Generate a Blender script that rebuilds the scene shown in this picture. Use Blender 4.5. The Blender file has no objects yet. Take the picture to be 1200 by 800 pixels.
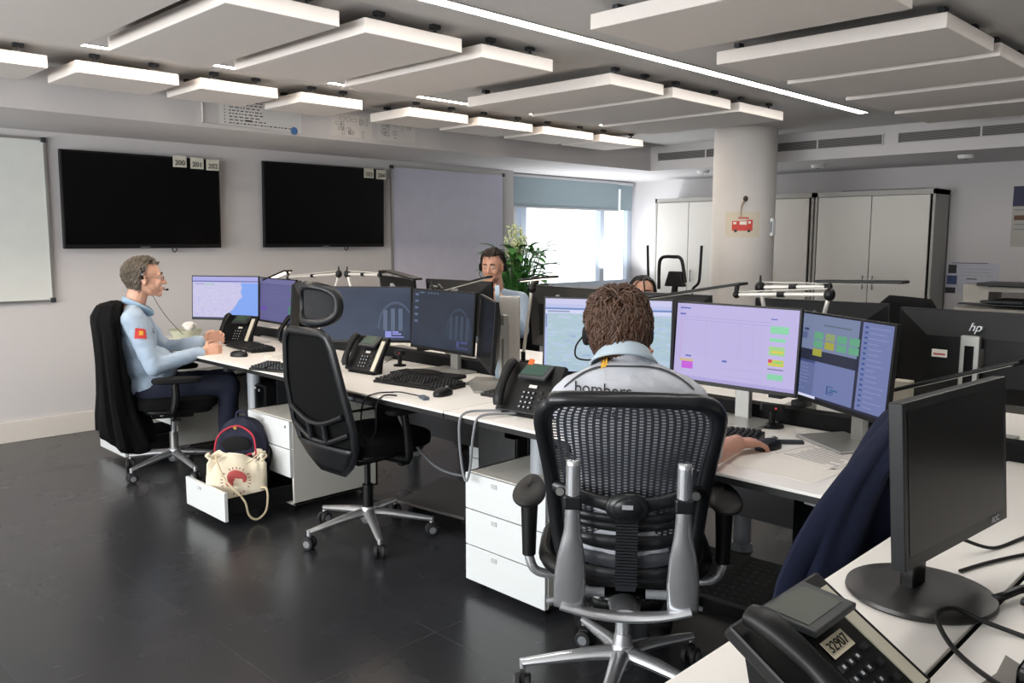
import bpy, bmesh, math, random
from mathutils import Vector, Matrix, Euler, noise
PI = math.pi
R = math.radians
SC = bpy.context.scene
COL = SC.collection

# ------------------------------------------------------------------ materials
def lin(h):
    h = h.lstrip('#')
    o = []
    for i in (0, 2, 4):
        c = int(h[i:i+2], 16) / 255
        o.append(c / 12.92 if c <= .04045 else ((c + .055) / 1.055) ** 2.4)
    return (*o, 1)

MATS = {}
def mat(name, hexc, rough=.5, metal=0, var=.06, scale=8, bump=0, bscale=60, spec=.5, sheen=0):
    if name in MATS: return MATS[name]
    m = bpy.data.materials.new(name); m.use_nodes = True
    nt = m.node_tree; b = nt.nodes['Principled BSDF']
    c = lin(hexc)
    tc = nt.nodes.new('ShaderNodeTexCoord')
    n = nt.nodes.new('ShaderNodeTexNoise'); n.inputs['Scale'].default_value = scale; n.inputs['Detail'].default_value = 3
    nt.links.new(tc.outputs['Object'], n.inputs['Vector'])
    mx = nt.nodes.new('ShaderNodeMix'); mx.data_type = 'RGBA'
    mx.inputs[6].default_value = tuple(x * (1 - var) for x in c[:3]) + (1,)
    mx.inputs[7].default_value = tuple(min(1, x * (1 + var)) for x in c[:3]) + (1,)
    nt.links.new(n.outputs['Fac'], mx.inputs[0])
    nt.links.new(mx.outputs[2], b.inputs['Base Color'])
    b.inputs['Roughness'].default_value = rough
    b.inputs['Metallic'].default_value = metal
    b.inputs['Specular IOR Level'].default_value = spec
    if sheen: b.inputs['Sheen Weight'].default_value = sheen
    if bump:
        n2 = nt.nodes.new('ShaderNodeTexNoise'); n2.inputs['Scale'].default_value = bscale; n2.inputs['Detail'].default_value = 4
        nt.links.new(tc.outputs['Object'], n2.inputs['Vector'])
        bp = nt.nodes.new('ShaderNodeBump'); bp.inputs['Strength'].default_value = bump; bp.inputs['Distance'].default_value = .01
        nt.links.new(n2.outputs['Fac'], bp.inputs['Height']); nt.links.new(bp.outputs['Normal'], b.inputs['Normal'])
    MATS[name] = m
    return m

def emi(name, hexc, s=1.0):
    if name in MATS: return MATS[name]
    m = bpy.data.materials.new(name); m.use_nodes = True
    nt = m.node_tree; b = nt.nodes['Principled BSDF']
    b.inputs['Base Color'].default_value = (.01, .01, .012, 1); b.inputs['Roughness'].default_value = .5; b.inputs['Specular IOR Level'].default_value = .12
    b.inputs['Emission Color'].default_value = lin(hexc); b.inputs['Emission Strength'].default_value = s
    MATS[name] = m
    return m

def emi_map(name, cols, scale, s=1.0, detail=6, stretch=(1, 1, 1), sea=None):
    """screen showing a map: noise through a colour ramp, on UV"""
    m = bpy.data.materials.new(name); m.use_nodes = True
    nt = m.node_tree; b = nt.nodes['Principled BSDF']
    b.inputs['Base Color'].default_value = (.01, .01, .012, 1); b.inputs['Specular IOR Level'].default_value = .12
    tc = nt.nodes.new('ShaderNodeTexCoord'); mp = nt.nodes.new('ShaderNodeMapping')
    mp.inputs['Scale'].default_value = stretch
    nt.links.new(tc.outputs['UV'], mp.inputs['Vector'])
    n = nt.nodes.new('ShaderNodeTexNoise'); n.inputs['Scale'].default_value = scale; n.inputs['Detail'].default_value = detail
    nt.links.new(mp.outputs['Vector'], n.inputs['Vector'])
    cr = nt.nodes.new('ShaderNodeValToRGB'); e = cr.color_ramp.elements
    e[0].position = .3; e[0].color = lin(cols[0]); e[1].position = .7; e[1].color = lin(cols[-1])
    for i, c in enumerate(cols[1:-1]):
        x = e.new(.3 + .4 * (i + 1) / (len(cols) - 1)); x.color = lin(c)
    nt.links.new(n.outputs['Fac'], cr.inputs['Fac'])
    out = cr.outputs['Color']
    if sea:
        # sea to the side: distance from a point in UV decides
        n2 = nt.nodes.new('ShaderNodeTexNoise'); n2.inputs['Scale'].default_value = 5; n2.inputs['Detail'].default_value = 5
        nt.links.new(tc.outputs['UV'], n2.inputs['Vector'])
        sp = nt.nodes.new('ShaderNodeSeparateXYZ'); nt.links.new(tc.outputs['UV'], sp.inputs[0])
        # land limit x = .80 - 0.55*(0.62-y)^2*... + noise
        a = nt.nodes.new('ShaderNodeMath'); a.operation = 'SUBTRACT'; nt.links.new(sp.outputs[1], a.inputs[0]); a.inputs[1].default_value = .72
        a2 = nt.nodes.new('ShaderNodeMath'); a2.operation = 'MULTIPLY'; nt.links.new(a.outputs[0], a2.inputs[0]); nt.links.new(a.outputs[0], a2.inputs[1])
        a3 = nt.nodes.new('ShaderNodeMath'); a3.operation = 'MULTIPLY_ADD'; nt.links.new(a2.outputs[0], a3.inputs[0]); a3.inputs[1].default_value = .55; nt.links.new(sp.outputs[0], a3.inputs[2])
        a4 = nt.nodes.new('ShaderNodeMath'); a4.operation = 'MULTIPLY_ADD'; nt.links.new(n2.outputs['Fac'], a4.inputs[0]); a4.inputs[1].default_value = .12; nt.links.new(a3.outputs[0], a4.inputs[2])
        g = nt.nodes.new('ShaderNodeMath'); g.operation = 'GREATER_THAN'; nt.links.new(a4.outputs[0], g.inputs[0]); g.inputs[1].default_value = .82
        mx = nt.nodes.new('ShaderNodeMix'); mx.data_type = 'RGBA'; nt.links.new(g.outputs[0], mx.inputs[0])
        nt.links.new(out, mx.inputs[6]); mx.inputs[7].default_value = lin(sea); out = mx.outputs[2]
    nt.links.new(out, b.inputs['Emission Color']); b.inputs['Emission Strength'].default_value = s
    MATS[name] = m
    return m

WALL = mat('wall_paint', '#c6c3c3', .8, var=.015, scale=1.5, bump=.05, bscale=200)
WALLR = WALL
CEIL = mat('ceiling_paint', '#c8c6c4', .85, var=.015, scale=1.2)
PANEL = mat('panel_fabric', '#d6d0cb', .9, var=.02, scale=30)
SKIRT = mat('skirting_paint', '#d0cbc4', .6, var=.02)
WHITE = mat('white_laminate', '#d9dddd', .32, var=.012, scale=3)
DESKTOP = mat('desk_laminate', '#eeeae4', .38, var=.015, scale=4)
EDGE = mat('black_edge', '#0c0c0d', .5)
BLK = mat('black_plastic', '#08090a', .45, var=.15, spec=.35)
BLKG = mat('black_gloss', '#050607', .2, var=.1, spec=.4)
BLKM = mat('black_matte', '#0a0b0c', .8, var=.2, spec=.3)
DGREY = mat('dark_grey_plastic', '#2a2d31', .45, var=.1)
GREY = mat('grey_plastic', '#7d8084', .5)
LGREY = mat('light_grey_metal', '#b9bcc0', .35, metal=.3)
SILVER = mat('silver_metal', '#b4b4b2', .3, metal=.85, var=.04)
CHROME = mat('polished_aluminium', '#d8dadd', .22, metal=.78, var=.01)
BRUSH = mat('cast_aluminium', '#c9cacd', .38, metal=.85, var=.05)
FABB = mat('black_fabric', '#08090b', .95, var=.25, scale=20, bump=.25, bscale=400, spec=.2)
JACK = mat('black_jacket_cloth', '#050608', .9, var=.3, scale=9, bump=.4, bscale=25, spec=.2)
NAVY = mat('navy_cloth', '#10162c', .92, var=.18, scale=12, bump=.35, bscale=30, spec=.25)
PAPER = mat('paper', '#e4dfd6', .8, var=.02)
INK = mat('print_ink', '#3a3a3d', .8)
SKIN = mat('skin', '#cf9f88', .5, var=.1, scale=25, bump=.12, bscale=180)
SKIN2 = mat('skin_tanned', '#c8947c', .5, var=.1, scale=25, bump=.12, bscale=180)
SKIN3 = mat('skin_olive', '#c09078', .5, var=.08, scale=25)

# ------------------------------------------------------------------ mesh builder
def fr(rz=0, loc=(0, 0, 0), rx=0, ry=0):
    return Matrix.Translation(loc) @ Euler((rx, ry, rz)).to_matrix().to_4x4()

def smoothpath(pts, n=6):
    P = [Vector(p) for p in pts]
    if len(P) < 3: return P
    out = []
    for i in range(len(P) - 1):
        p0 = P[max(i-1, 0)]; p1 = P[i]; p2 = P[i+1]; p3 = P[min(i+2, len(P)-1)]
        for k in range(n):
            t = k / n
            out.append(.5 * ((2*p1) + (p2-p0)*t + (2*p0-5*p1+4*p2-p3)*t*t + (3*p1-p0-3*p2+p3)*t**3))
    out.append(P[-1])
    return out

class MB:
    def __init__(s, M=None):
        s.v = []; s.f = []; s.mi = []; s.uv = {}; s.M = M or Matrix.Identity(4); s.cur = 0
    def add(s, vs, fs, M=None):
        T = s.M @ M if M is not None else s.M
        o = len(s.v)
        s.v += [T @ Vector(p) for p in vs]
        for f in fs:
            s.f.append([i + o for i in f]); s.mi.append(s.cur)
        return s
    def box(s, c, d, rz=0, M=None, top=None):
        x, y, z = (q / 2 for q in d); t = top if top else 1
        tx, ty = (t, t) if not isinstance(t, tuple) else t
        vs = [(-x, -y, -z), (x, -y, -z), (x, y, -z), (-x, y, -z), (-x*tx, -y*ty, z), (x*tx, -y*ty, z), (x*tx, y*ty, z), (-x*tx, y*ty, z)]
        T = Matrix.Translation(c) @ Matrix.Rotation(rz, 4, 'Z')
        if M is not None: T = M @ T
        return s.add(vs, [(0, 3, 2, 1), (4, 5, 6, 7), (0, 1, 5, 4), (1, 2, 6, 5), (2, 3, 7, 6), (3, 0, 4, 7)], T)
    def tube(s, pts, r, seg=10, sm=0, caps=True, flat=1.0, up=None, closed=False):
        P = smoothpath(pts, sm) if sm else [Vector(p) for p in pts]
        n = len(P); rs = r if isinstance(r, (list, tuple)) else [r]
        def rad(i):
            if len(rs) == 1: return rs[0]
            t = i / (n - 1) * (len(rs) - 1); k = min(int(t), len(rs) - 2); return rs[k] + (rs[k+1] - rs[k]) * (t - k)
        vs = []; fs = []; prev = None
        for i, p in enumerate(P):
            if closed: t = P[(i+1) % n] - P[i-1]
            else: t = P[min(i+1, n-1)] - P[max(i-1, 0)]
            t = t.normalized() if t.length > 1e-9 else Vector((0, 0, 1))
            if prev is None:
                a = Vector(up) if up else (Vector((0, 0, 1)) if abs(t.z) < .9 else Vector((1, 0, 0)))
                u = t.cross(a).normalized()
            else:
                u = (prev - t * prev.dot(t)).normalized()
            prev = u; w = t.cross(u)
            for k in range(seg):
                a = 2 * PI * k / seg
                vs.append(p + (u * math.cos(a) + w * math.sin(a) * flat) * rad(i))
        for i in range(n - 1 + (1 if closed else 0)):
            for k in range(seg):
                k2 = (k + 1) % seg; j = (i + 1) % n
                fs.append((i*seg+k, i*seg+k2, j*seg+k2, j*seg+k))
        if caps and not closed:
            fs.append(tuple(reversed(range(seg)))); fs.append(tuple((n-1)*seg + k for k in range(seg)))
        return s.add(vs, fs)
    def cyl(s, p0, p1, r0, r1=None, seg=20):
        return s.tube([p0, p1], [r0, r1 if r1 is not None else r0], seg)
    def ell(s, c, r, M=None, nu=20, nv=12, p=1.0):
        vs = []; fs = []
        def sg(x, e): return math.copysign(abs(x) ** e, x)
        for j in range(1, nv):
            b = -PI/2 + PI * j / nv
            for i in range(nu):
                a = 2 * PI * i / nu
                vs.append((r[0]*sg(math.cos(b), p)*sg(math.cos(a), p), r[1]*sg(math.cos(b), p)*sg(math.sin(a), p), r[2]*sg(math.sin(b), p)))
        vs.append((0, 0, -r[2])); vs.append((0, 0, r[2])); lo = len(vs) - 2; hi = lo + 1
        for j in range(nv - 2):
            for i in range(nu):
                k = (i + 1) % nu; fs.append((j*nu+i, j*nu+k, (j+1)*nu+k, (j+1)*nu+i))
        for i in range(nu):
            k = (i + 1) % nu; fs.append((lo, k, i)); fs.append((hi, (nv-2)*nu+i, (nv-2)*nu+k))
        T = Matrix.Translation(c)
        if M is not None: T = T @ M
        return s.add(vs, fs, T)
    def cap(s, p0, p1, r0, r1=None, seg=14):
        """capsule with two radii"""
        r1 = r0 if r1 is None else r1
        p0 = Vector(p0); p1 = Vector(p1); d = p1 - p0; L = d.length
        dn = d.normalized() if L > 1e-9 else Vector((0, 0, 1))
        P = []; rr = []
        for k in range(5):
            a = -PI/2 + PI/2 * k / 4.5
            P.append(p0 + dn * r0 * math.sin(a)); rr.append(max(r0 * math.cos(a), 1e-4))
        for k in range(5):
            a = PI/2 * (k + .5) / 4.5
            P.append(p1 + dn * r1 * math.sin(a)); rr.append(max(r1 * math.cos(a), 1e-4))
        a = Vector((0, 0, 1)) if abs(dn.z) < .9 else Vector((1, 0, 0)); u = dn.cross(a).normalized(); w = dn.cross(u)
        vs = []; fs = []
        for p, q in zip(P, rr):
            for k in range(seg):
                t = 2*PI*k/seg; vs.append(p + (u*math.cos(t) + w*math.sin(t))*q)
        n = len(P)
        for i in range(n-1):
            for k in range(seg):
                k2 = (k+1) % seg; fs.append((i*seg+k, i*seg+k2, (i+1)*seg+k2, (i+1)*seg+k))
        fs.append(tuple(reversed(range(seg)))); fs.append(tuple((n-1)*seg+k for k in range(seg)))
        return s.add(vs, fs)
    def chain(s, pts, rs, seg=14):
        for i in range(len(pts)-1): s.cap(pts[i], pts[i+1], rs[i], rs[i+1], seg)
        return s
    def prism(s, pts, h, M=None):
        """2D outline (x,y) extruded from z=0 to z=h"""
        n = len(pts); vs = [(a, b, 0) for a, b in pts] + [(a, b, h) for a, b in pts]
        fs = [tuple(reversed(range(n))), tuple(range(n, 2*n))] + [(i, (i+1) % n, n+(i+1) % n, n+i) for i in range(n)]
        return s.add(vs, fs, M)
    def quad(s, a, b, c, d, uv=False):
        if uv: s.uv[len(s.f)] = [(0, 0), (1, 0), (1, 1), (0, 1)]
        return s.add([a, b, c, d], [(0, 1, 2, 3)])
    def surf(s, fn, nu, nv, closeu=False):
        vs = [fn(i/nu, j/nv) for j in range(nv+1) for i in range(nu + (0 if closeu else 1))]
        w = nu if closeu else nu + 1
        fs = [(j*w+i, j*w+(i+1) % w, (j+1)*w+(i+1) % w, (j+1)*w+i) for j in range(nv) for i in range(nu)]
        for k, _ in enumerate(fs):
            i = k % nu; j = k // nu
            s.uv[len(s.f)+k] = [(i/nu, j/nv), ((i+1)/nu, j/nv), ((i+1)/nu, (j+1)/nv), (i/nu, (j+1)/nv)]
        return s.add(vs, fs)
    def lathe(s, prof, c=(0, 0, 0), seg=28):
        n = len(prof); vs = []; fs = []
        for r, z in prof:
            for k in range(seg):
                a = 2*PI*k/seg; vs.append((c[0]+r*math.cos(a), c[1]+r*math.sin(a), c[2]+z))
        for i in range(n-1):
            for k in range(seg):
                k2 = (k+1) % seg; fs.append((i*seg+k, i*seg+k2, (i+1)*seg+k2, (i+1)*seg+k))
        fs.append(tuple(reversed(range(seg)))); fs.append(tuple((n-1)*seg+k for k in range(seg)))
        return s.add(vs, fs)
    def build(s, name, m, parent=None, bevel=0, smooth=False, label=None, sub=0, solid=0, remesh=0, smit=0, wn=False):
        me = bpy.data.meshes.new(name)
        me.from_pydata([tuple(v) for v in s.v], [], s.f)
        ms = m if isinstance(m, (list, tuple)) else [m]
        for q in ms: me.materials.append(q)
        if len(ms) > 1:
            for p, k in zip(me.polygons, s.mi): p.material_index = k
        if s.uv:
            ul = me.uv_layers.new(name='UVMap')
            for fi, uvs in s.uv.items():
                for li, q in zip(me.polygons[fi].loop_indices, uvs): ul.data[li].uv = q
        me.validate(); me.update()
        if smooth:
            for p in me.polygons: p.use_smooth = True
            if not (remesh or sub):
                try: me.set_sharp_from_angle(angle=R(40))
                except Exception: pass
        o = bpy.data.objects.new(name, me); COL.objects.link(o)
        if parent: o.parent = parent
        if remesh:
            md = o.modifiers.new('r', 'REMESH'); md.mode = 'VOXEL'; md.voxel_size = remesh; md.use_smooth_shade = True
            sm = o.modifiers.new('s', 'SMOOTH'); sm.iterations = smit or 4; sm.factor = .5
        if solid:
            md = o.modifiers.new('sol', 'SOLIDIFY'); md.thickness = solid; md.offset = 0
        if bevel:
            md = o.modifiers.new('b', 'BEVEL'); md.width = bevel; md.segments = 2; md.limit_method = 'ANGLE'; md.angle_limit = R(35)
        if sub:
            md = o.modifiers.new('ss', 'SUBSURF'); md.levels = sub; md.render_levels = sub
        if label: o['label'] = label
        return o

def tag(o, label, cat, group=None, kind=None):
    o['label'] = label; o['category'] = cat
    if group: o['group'] = group
    if kind: o['kind'] = kind
    return o
def empty(name, loc=(0, 0, 0), rz=0, label=None, cat=None, group=None):
    o = bpy.data.objects.new(name, None); COL.objects.link(o); o.empty_display_size = .1
    o.location = loc; o.rotation_euler = (0, 0, rz)
    if label: tag(o, label, cat, group)
    return o
def struct(name, mb, m, bevel=0, label=None, smooth=False, **k):
    o = mb.build(name, m, bevel=bevel, smooth=smooth, **k); o['kind'] = 'structure'
    if label: o['label'] = label
    return o
def kids(o): return [c for c in bpy.data.objects if c.parent == o]
def copy_tree(o, parent=None):
    c = o.copy(); COL.objects.link(c); c.parent = parent
    for ch in kids(o): copy_tree(ch, c)
    return c
def dup(o, loc, rz=None, label=None, cat=None, group=None):
    c = copy_tree(o); c.location = loc
    if rz is not None: c.rotation_euler = (0, 0, rz)
    if label: c['label'] = label
    if group: c['group'] = group
    return c
def text(name, s, size, m, M, parent=None, depth=.0006, align='CENTER', shear=0, wx=1.0, bold=0):
    cu = bpy.data.curves.new(name, 'FONT'); cu.body = s; cu.size = size; cu.align_x = align; cu.align_y = 'CENTER'
    cu.extrude = depth; cu.shear = shear; cu.resolution_u = 3; cu.offset = bold; cu.fill_mode = 'BOTH'
    ob = bpy.data.objects.new(name, cu); COL.objects.link(ob)
    dg = bpy.context.evaluated_depsgraph_get(); me = bpy.data.meshes.new_from_object(ob.evaluated_get(dg))
    bpy.data.objects.remove(ob)
    me.transform(M @ Matrix.Diagonal((wx, 1, 1, 1))); me.materials.clear(); me.materials.append(m)
    o = bpy.data.objects.new(name, me); COL.objects.link(o)
    if parent: o.parent = parent
    return o
def facing(loc, rz):
    """text matrix: stands upright, readable from the direction rz points to (rz = yaw of its normal)"""
    return Matrix.Translation(loc) @ Matrix.Rotation(rz + PI/2, 4, 'Z') @ Matrix.Rotation(PI/2, 4, 'X')
# ================================================================== ROOM
X0, X1, Y0, YW, ZC, ZL = -3.0, 9.25, -3.5, 6.66, 2.465, 2.2
# floor with tile joints
def floor_mat():
    m = bpy.data.materials.new('slate_tiles'); m.use_nodes = True
    nt = m.node_tree; b = nt.nodes['Principled BSDF']
    tc = nt.nodes.new('ShaderNodeTexCoord'); mp = nt.nodes.new('ShaderNodeMapping'); mp.inputs['Location'].default_value = (-.10, -.48, 0)
    nt.links.new(tc.outputs['Object'], mp.inputs['Vector'])
    br = nt.nodes.new('ShaderNodeTexBrick'); br.offset = 0; br.squash = 1
    br.inputs['Scale'].default_value = 1; br.inputs['Brick Width'].default_value = .6; br.inputs['Row Height'].default_value = .6
    br.inputs['Mortar Size'].default_value = .0022; br.inputs['Mortar Smooth'].default_value = .2; br.inputs['Bias'].default_value = 0
    br.inputs['Color1'].default_value = lin('#2d2e31'); br.inputs['Color2'].default_value = lin('#2a2b2e'); br.inputs['Mortar'].default_value = lin('#3c3c3e')
    nt.links.new(mp.outputs[0], br.inputs['Vector'])
    n = nt.nodes.new('ShaderNodeTexNoise'); n.inputs['Scale'].default_value = 2.2; n.inputs['Detail'].default_value = 8
    nt.links.new(tc.outputs['Object'], n.inputs['Vector'])
    mx = nt.nodes.new('ShaderNodeMix'); mx.data_type = 'RGBA'; mx.blend_type = 'MULTIPLY'; mx.inputs[0].default_value = .6
    cr = nt.nodes.new('ShaderNodeValToRGB'); cr.color_ramp.elements[0].color = (.6, .6, .62, 1); cr.color_ramp.elements[1].color = (1.2, 1.2, 1.2, 1)
    nt.links.new(n.outputs['Fac'], cr.inputs[0]); nt.links.new(br.outputs['Color'], mx.inputs[6]); nt.links.new(cr.outputs[0], mx.inputs[7])
    nt.links.new(mx.outputs[2], b.inputs['Base Color'])
    mr = nt.nodes.new('ShaderNodeMapRange'); mr.inputs[3].default_value = .24; mr.inputs[4].default_value = .30
    nt.links.new(n.outputs['Fac'], mr.inputs[0]); nt.links.new(mr.outputs[0], b.inputs['Roughness'])
    bp = nt.nodes.new('ShaderNodeBump'); bp.inputs['Strength'].default_value = .25; bp.inputs['Distance'].default_value = .001; bp.invert = True
    nt.links.new(br.outputs['Fac'], bp.inputs['Height']); nt.links.new(bp.outputs[0], b.inputs['Normal'])
    b.inputs['Specular IOR Level'].default_value = .55
    return m
struct('floor', MB().box(((X0+X1)/2, (Y0+6.9)/2, -.05), (X1-X0+.4, 6.9-Y0+.4, .1)), floor_mat())
struct('ceiling', MB().box(((X0+X1)/2, (Y0+6.9)/2, ZC+.05), (X1-X0+.4, 6.9-Y0+.4, .1)), CEIL)
struct('wall_left', MB().box(((X0+6.74)/2, YW+.15, ZC/2), (6.74-X0, .3, ZC)), WALL)
struct('wall_right', MB().box((X1+.1, (Y0+7)/2, ZC/2), (.2, 7-Y0, ZC)), WALLR)
struct('wall_near', MB().box(((X0+X1)/2, Y0-.1, ZC/2), (X1-X0+.4, .2, ZC)), WALL)
# back wall with two big window openings (behind the camera)
b = MB()
for (ya, yb) in ((Y0, -.4), (2.2, 2.6), (5.9, 6.66)): b.box((X0-.1, (ya+yb)/2, ZC/2), (.2, yb-ya, ZC))
for (ya, yb) in ((-.4, 2.2), (2.6, 5.9)):
    b.box((X0-.1, (ya+yb)/2, .35), (.2, yb-ya, .7)); b.box((X0-.1, (ya+yb)/2, 2.4), (.2, yb-ya, .2))
struct('wall_back', b, WALL)
for i, (ya, yb) in enumerate(((-.4, 2.2), (2.6, 5.9))):
    f = MB()
    for y in (ya+.03, (ya+yb)/2, yb-.03): f.box((X0-.08, y, 1.5), (.07, .06, 1.6))
    for z in (.73, 2.27): f.box((X0-.08, (ya+yb)/2, z), (.07, yb-ya, .06))
    struct('window_%d' % (i+2), f, LGREY)
# window wall at the far end: sill wall, header, jamb
YV = 6.87
w = MB()
w.box(((6.74+X1)/2, YV+.1, .42), (X1-6.74+.1, .2, .84)); w.box(((6.74+X1)/2, YV+.1, 2.33), (X1-6.74+.1, .2, .34))
w.box((6.86, YV+.1, ZC/2), (.24, .2, ZC))
struct('wall_window', w, WALL)
fr_ = MB()
for x in (7.0, 7.15, 8.62, 9.2): fr_.box((x, YV+.06, 1.5), (.09, .07, 1.32))
fr_.box((8.1, YV+.06, .87), (2.3, .08, .07)); fr_.box((8.1, YV+.06, 2.13), (2.3, .08, .06))
wf = struct('window_1', fr_, mat('window_frame', '#b9c4d2', .5))
g = MB().box((8.1, YV+.09, 1.5), (2.2, .006, 1.28))
gm = bpy.data.materials.new('window_glass'); gm.use_nodes = True
gb = gm.node_tree.nodes['Principled BSDF']; gb.inputs['Transmission Weight'].default_value = 1; gb.inputs['Roughness'].default_value = 0; gb.inputs['IOR'].default_value = 1.02
gl = g.build('pane', gm, wf)
# bulkheads
b = MB(); b.box(((X0+7.84)/2, 5.6+.75, 2.35), (7.84-X0, 1.5, .299))
struct('trim_1', b, WALL, label='lowered ceiling bulkhead above the screens')
b = MB(); b.box((7.84+.8, 1.7, 2.35), (1.6, 10.4, .299))
struct('trim_2', b, WALLR, label='lowered ceiling bulkhead with air grilles')
# skirting
struct('baseboard_left', MB().box(((X0+6.74)/2, YW-.009, .075), (6.74-X0, .018, .15)), SKIRT, bevel=.003)
struct('baseboard_right', MB().box((X1-.009, 1.6, .075), (.018, 10.2, .15)), SKIRT, bevel=.003)
# pillar
p = MB().cyl((7.25, 4.1, 0), (7.25, 4.1, 2.5), .289, seg=64)
o = struct('pillar', p, mat('pillar_paint', '#cbc7c3', .75, var=.02), smooth=True, label='round white pillar in front of the cabinets')

# ------------------------------------------------------------------ ceiling lights (recessed strips)
LED = emi('led_strip', '#fffaf4', 34); LEDW = emi('led_strip_warm', '#ffeedb', 62)
def strip(x0, x1, y, w, label, LED=LED):
    t = empty('strip_light', ((x0+x1)/2, y, ZC), 0, label, 'ceiling light')
    L = x1 - x0
    MB().box((0, 0, -.002), (L, w, .006)).build('diffuser', LED, t)
    f = MB()
    for s_ in (-1, 1): f.box((0, s_*(w/2+.006), -.003), (L+.02, .01, .008))
    for s_ in (-1, 1): f.box((s_*(L/2+.005), 0, -.003), (.01, w+.02, .008))
    f.build('frame', CEIL, t)
strip(.9, 6.92, 2.868, .072, 'long bright recessed strip light crossing the open middle of the ceiling')
strip(-1.0, 6.85, 4.83, .05, 'recessed strip light half hidden between two rows of hanging panels', LEDW)

strip(.9, 6.9, .86, .05, 'recessed strip light in the ceiling over the near desks')
# ------------------------------------------------------------------ acoustic panels
def panel(x0, x1, y0, y1, label, group, z=2.345, th=.066):
    cx, cy = (x0+x1)/2, (y0+y1)/2
    t = empty('acoustic_panel', (cx, cy, z), 0, label, 'acoustic panel', group)
    MB().box((0, 0, th/2), (x1-x0, y1-y0, th)).build('panel_board', PANEL, t, bevel=.004)
    for sx in (-1, 1):
        for sy in (-1, 1):
            q = MB(); px = sx*((x1-x0)/2-.12); py = sy*((y1-y0)/2-.06)
            q.box((px, py, th+.008), (.07, .03, .016)); q.cyl((px, py, th), (px, py, ZC-z), .008, seg=8)
            q.box((px, py, ZC-z-.01), (.05, .03, .02)); q.build('bracket', DGREY, t)
B_ = [(-.05, .62), (.75, 1.53), (1.67, 2.24), (2.37, 2.89), (3.06, 3.55), (3.96, 4.55), (4.66, 5.29), (5.42, 6.1), (6.2, 6.87)]
Bn = ['partly outside the first', 'first', 'second', 'third', 'fourth', 'fifth', 'sixth', 'seventh', 'eighth and last']
for (a, c), n in zip(B_, Bn):
    panel(a, c, 5.0, 5.48, 'white ceiling panel beside the bulkhead, %s one counted towards the window' % n, 'hanging panels along the screen wall')
M_ = [(-.1, .62), (.75, 1.47), (1.6, 2.12), (2.25, 2.82), (2.95, 3.48), (3.98, 4.52), (4.62, 5.33), (5.45, 6.1)]
Mn = ['hidden end', 'corner', 'first whole', 'second', 'third', 'fourth, after the gap', 'fifth', 'sixth, above the pillar']
for (a, c), n in zip(M_, Mn):
    panel(a, c, 3.14, 4.335 if a < 3.5 else 4.38, 'wide white panel hung between the two strip lights, %s in its row' % n, 'hanging panels between the strip lights')
R_ = [(2.92, 3.55), (3.95, 4.62), (4.73, 5.4), (5.54, 6.22), (6.38, 7.05)]
Rn = ['cut off by the top edge of the photo', 'second in its row, thick white edges showing', 'third in its row', 'fourth in its row', 'last in its row near the air grilles']
for (a, c), n in zip(R_, Rn):
    panel(a, c, 1.3, 2.42, 'grey-white panel beyond the long strip light, %s' % n, 'hanging panels beyond the long strip light', z=2.35)

# ------------------------------------------------------------------ air grilles
def vent(y0, y1, label):
    t = empty('air_grille', (7.838, (y0+y1)/2, 2.345), 0, label, 'air vent', 'air grilles in the bulkhead')
    L = y1-y0
    MB().box((-.001, 0, 0), (.004, L, .085)).build('backing', mat('vent_dark', '#4c4c4c', .8), t)
    f = MB()
    for s_ in (-1, 1): f.box((-.006, 0, s_*.045), (.014, L+.02, .008)); f.box((-.006, s_*L/2, 0), (.014, .012, .09))
    f.build('frame', WALLR, t)
    q = MB()
    for k in range(7): q.box((-.006, 0, -.036+k*.012), (.008, L, .0035))
    q.build('slat', mat('vent_slat', '#8d8b88', .6), t)
    d = MB(); n = max(1, int(L/.55))
    for k in range(1, n): d.box((-.01, -L/2+k*L/n, 0), (.008, .014, .085))
    d.build('divider', WALLR, t)
vent(3.06, 5.5, 'long grey air grille in the bulkhead running behind the pillar')
vent(.9, 2.93, 'grey air grille in the bulkhead to the side away from the pillar')
# smoke detectors
for (x, y, l) in ((8.2, 5.15, 'round white detector under the bulkhead between the window and the pillar'), (8.35, 3.9, 'round white detector under the bulkhead just past the pillar'), (8.3, 2.5, 'round white detector under the bulkhead beyond the cabinets end')):
    t = empty('smoke_detector', (x, y, ZL), 0, l, 'smoke detector')
    MB().lathe([(.02, -.035), (.06, -.03), (.07, -.01), (.07, 0)]).build('body', mat('detector_white', '#d8d8d6', .5), t, smooth=True)
    MB().lathe([(.008, -.04), (.012, -.035)]).build('sensor', DGREY, t)

# ------------------------------------------------------------------ whiteboards
def board(x0, x1, z0, z1, label, face, nm):
    t = empty(nm, ((x0+x1)/2, YW, (z0+z1)/2), 0, label, 'whiteboard'); W = x1-x0; H = z1-z0
    MB().box((0, -.012, 0), (W-.02, .016, H-.02)).build('board', face, t)
    f = MB()
    for s_ in (-1, 1): f.box((s_*(W/2-.008), -.014, 0), (.016, .026, H)); f.box((0, -.014, s_*(H/2-.008)), (W, .026, .016))
    f.build('frame', SILVER, t)
    c = MB()
    for a in (-1, 1):
        for d in (-1, 1): c.box((a*(W/2-.012), -.016, d*(H/2-.012)), (.035, .032, .035))
    c.build('corner_cap', DGREY, t, bevel=.004)
    return t
board(.2, 1.98, .99, 2.15, 'white dry-erase board at the edge of the photo beside the big screens', mat('board_white', '#d3d6d2', .35), 'whiteboard')
board(5.03, 6.57, .9, 2.15, 'large lilac-grey board on the wall between the screens and the window', mat('board_grey', '#c6c5d6', .6), 'whiteboard')

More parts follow.
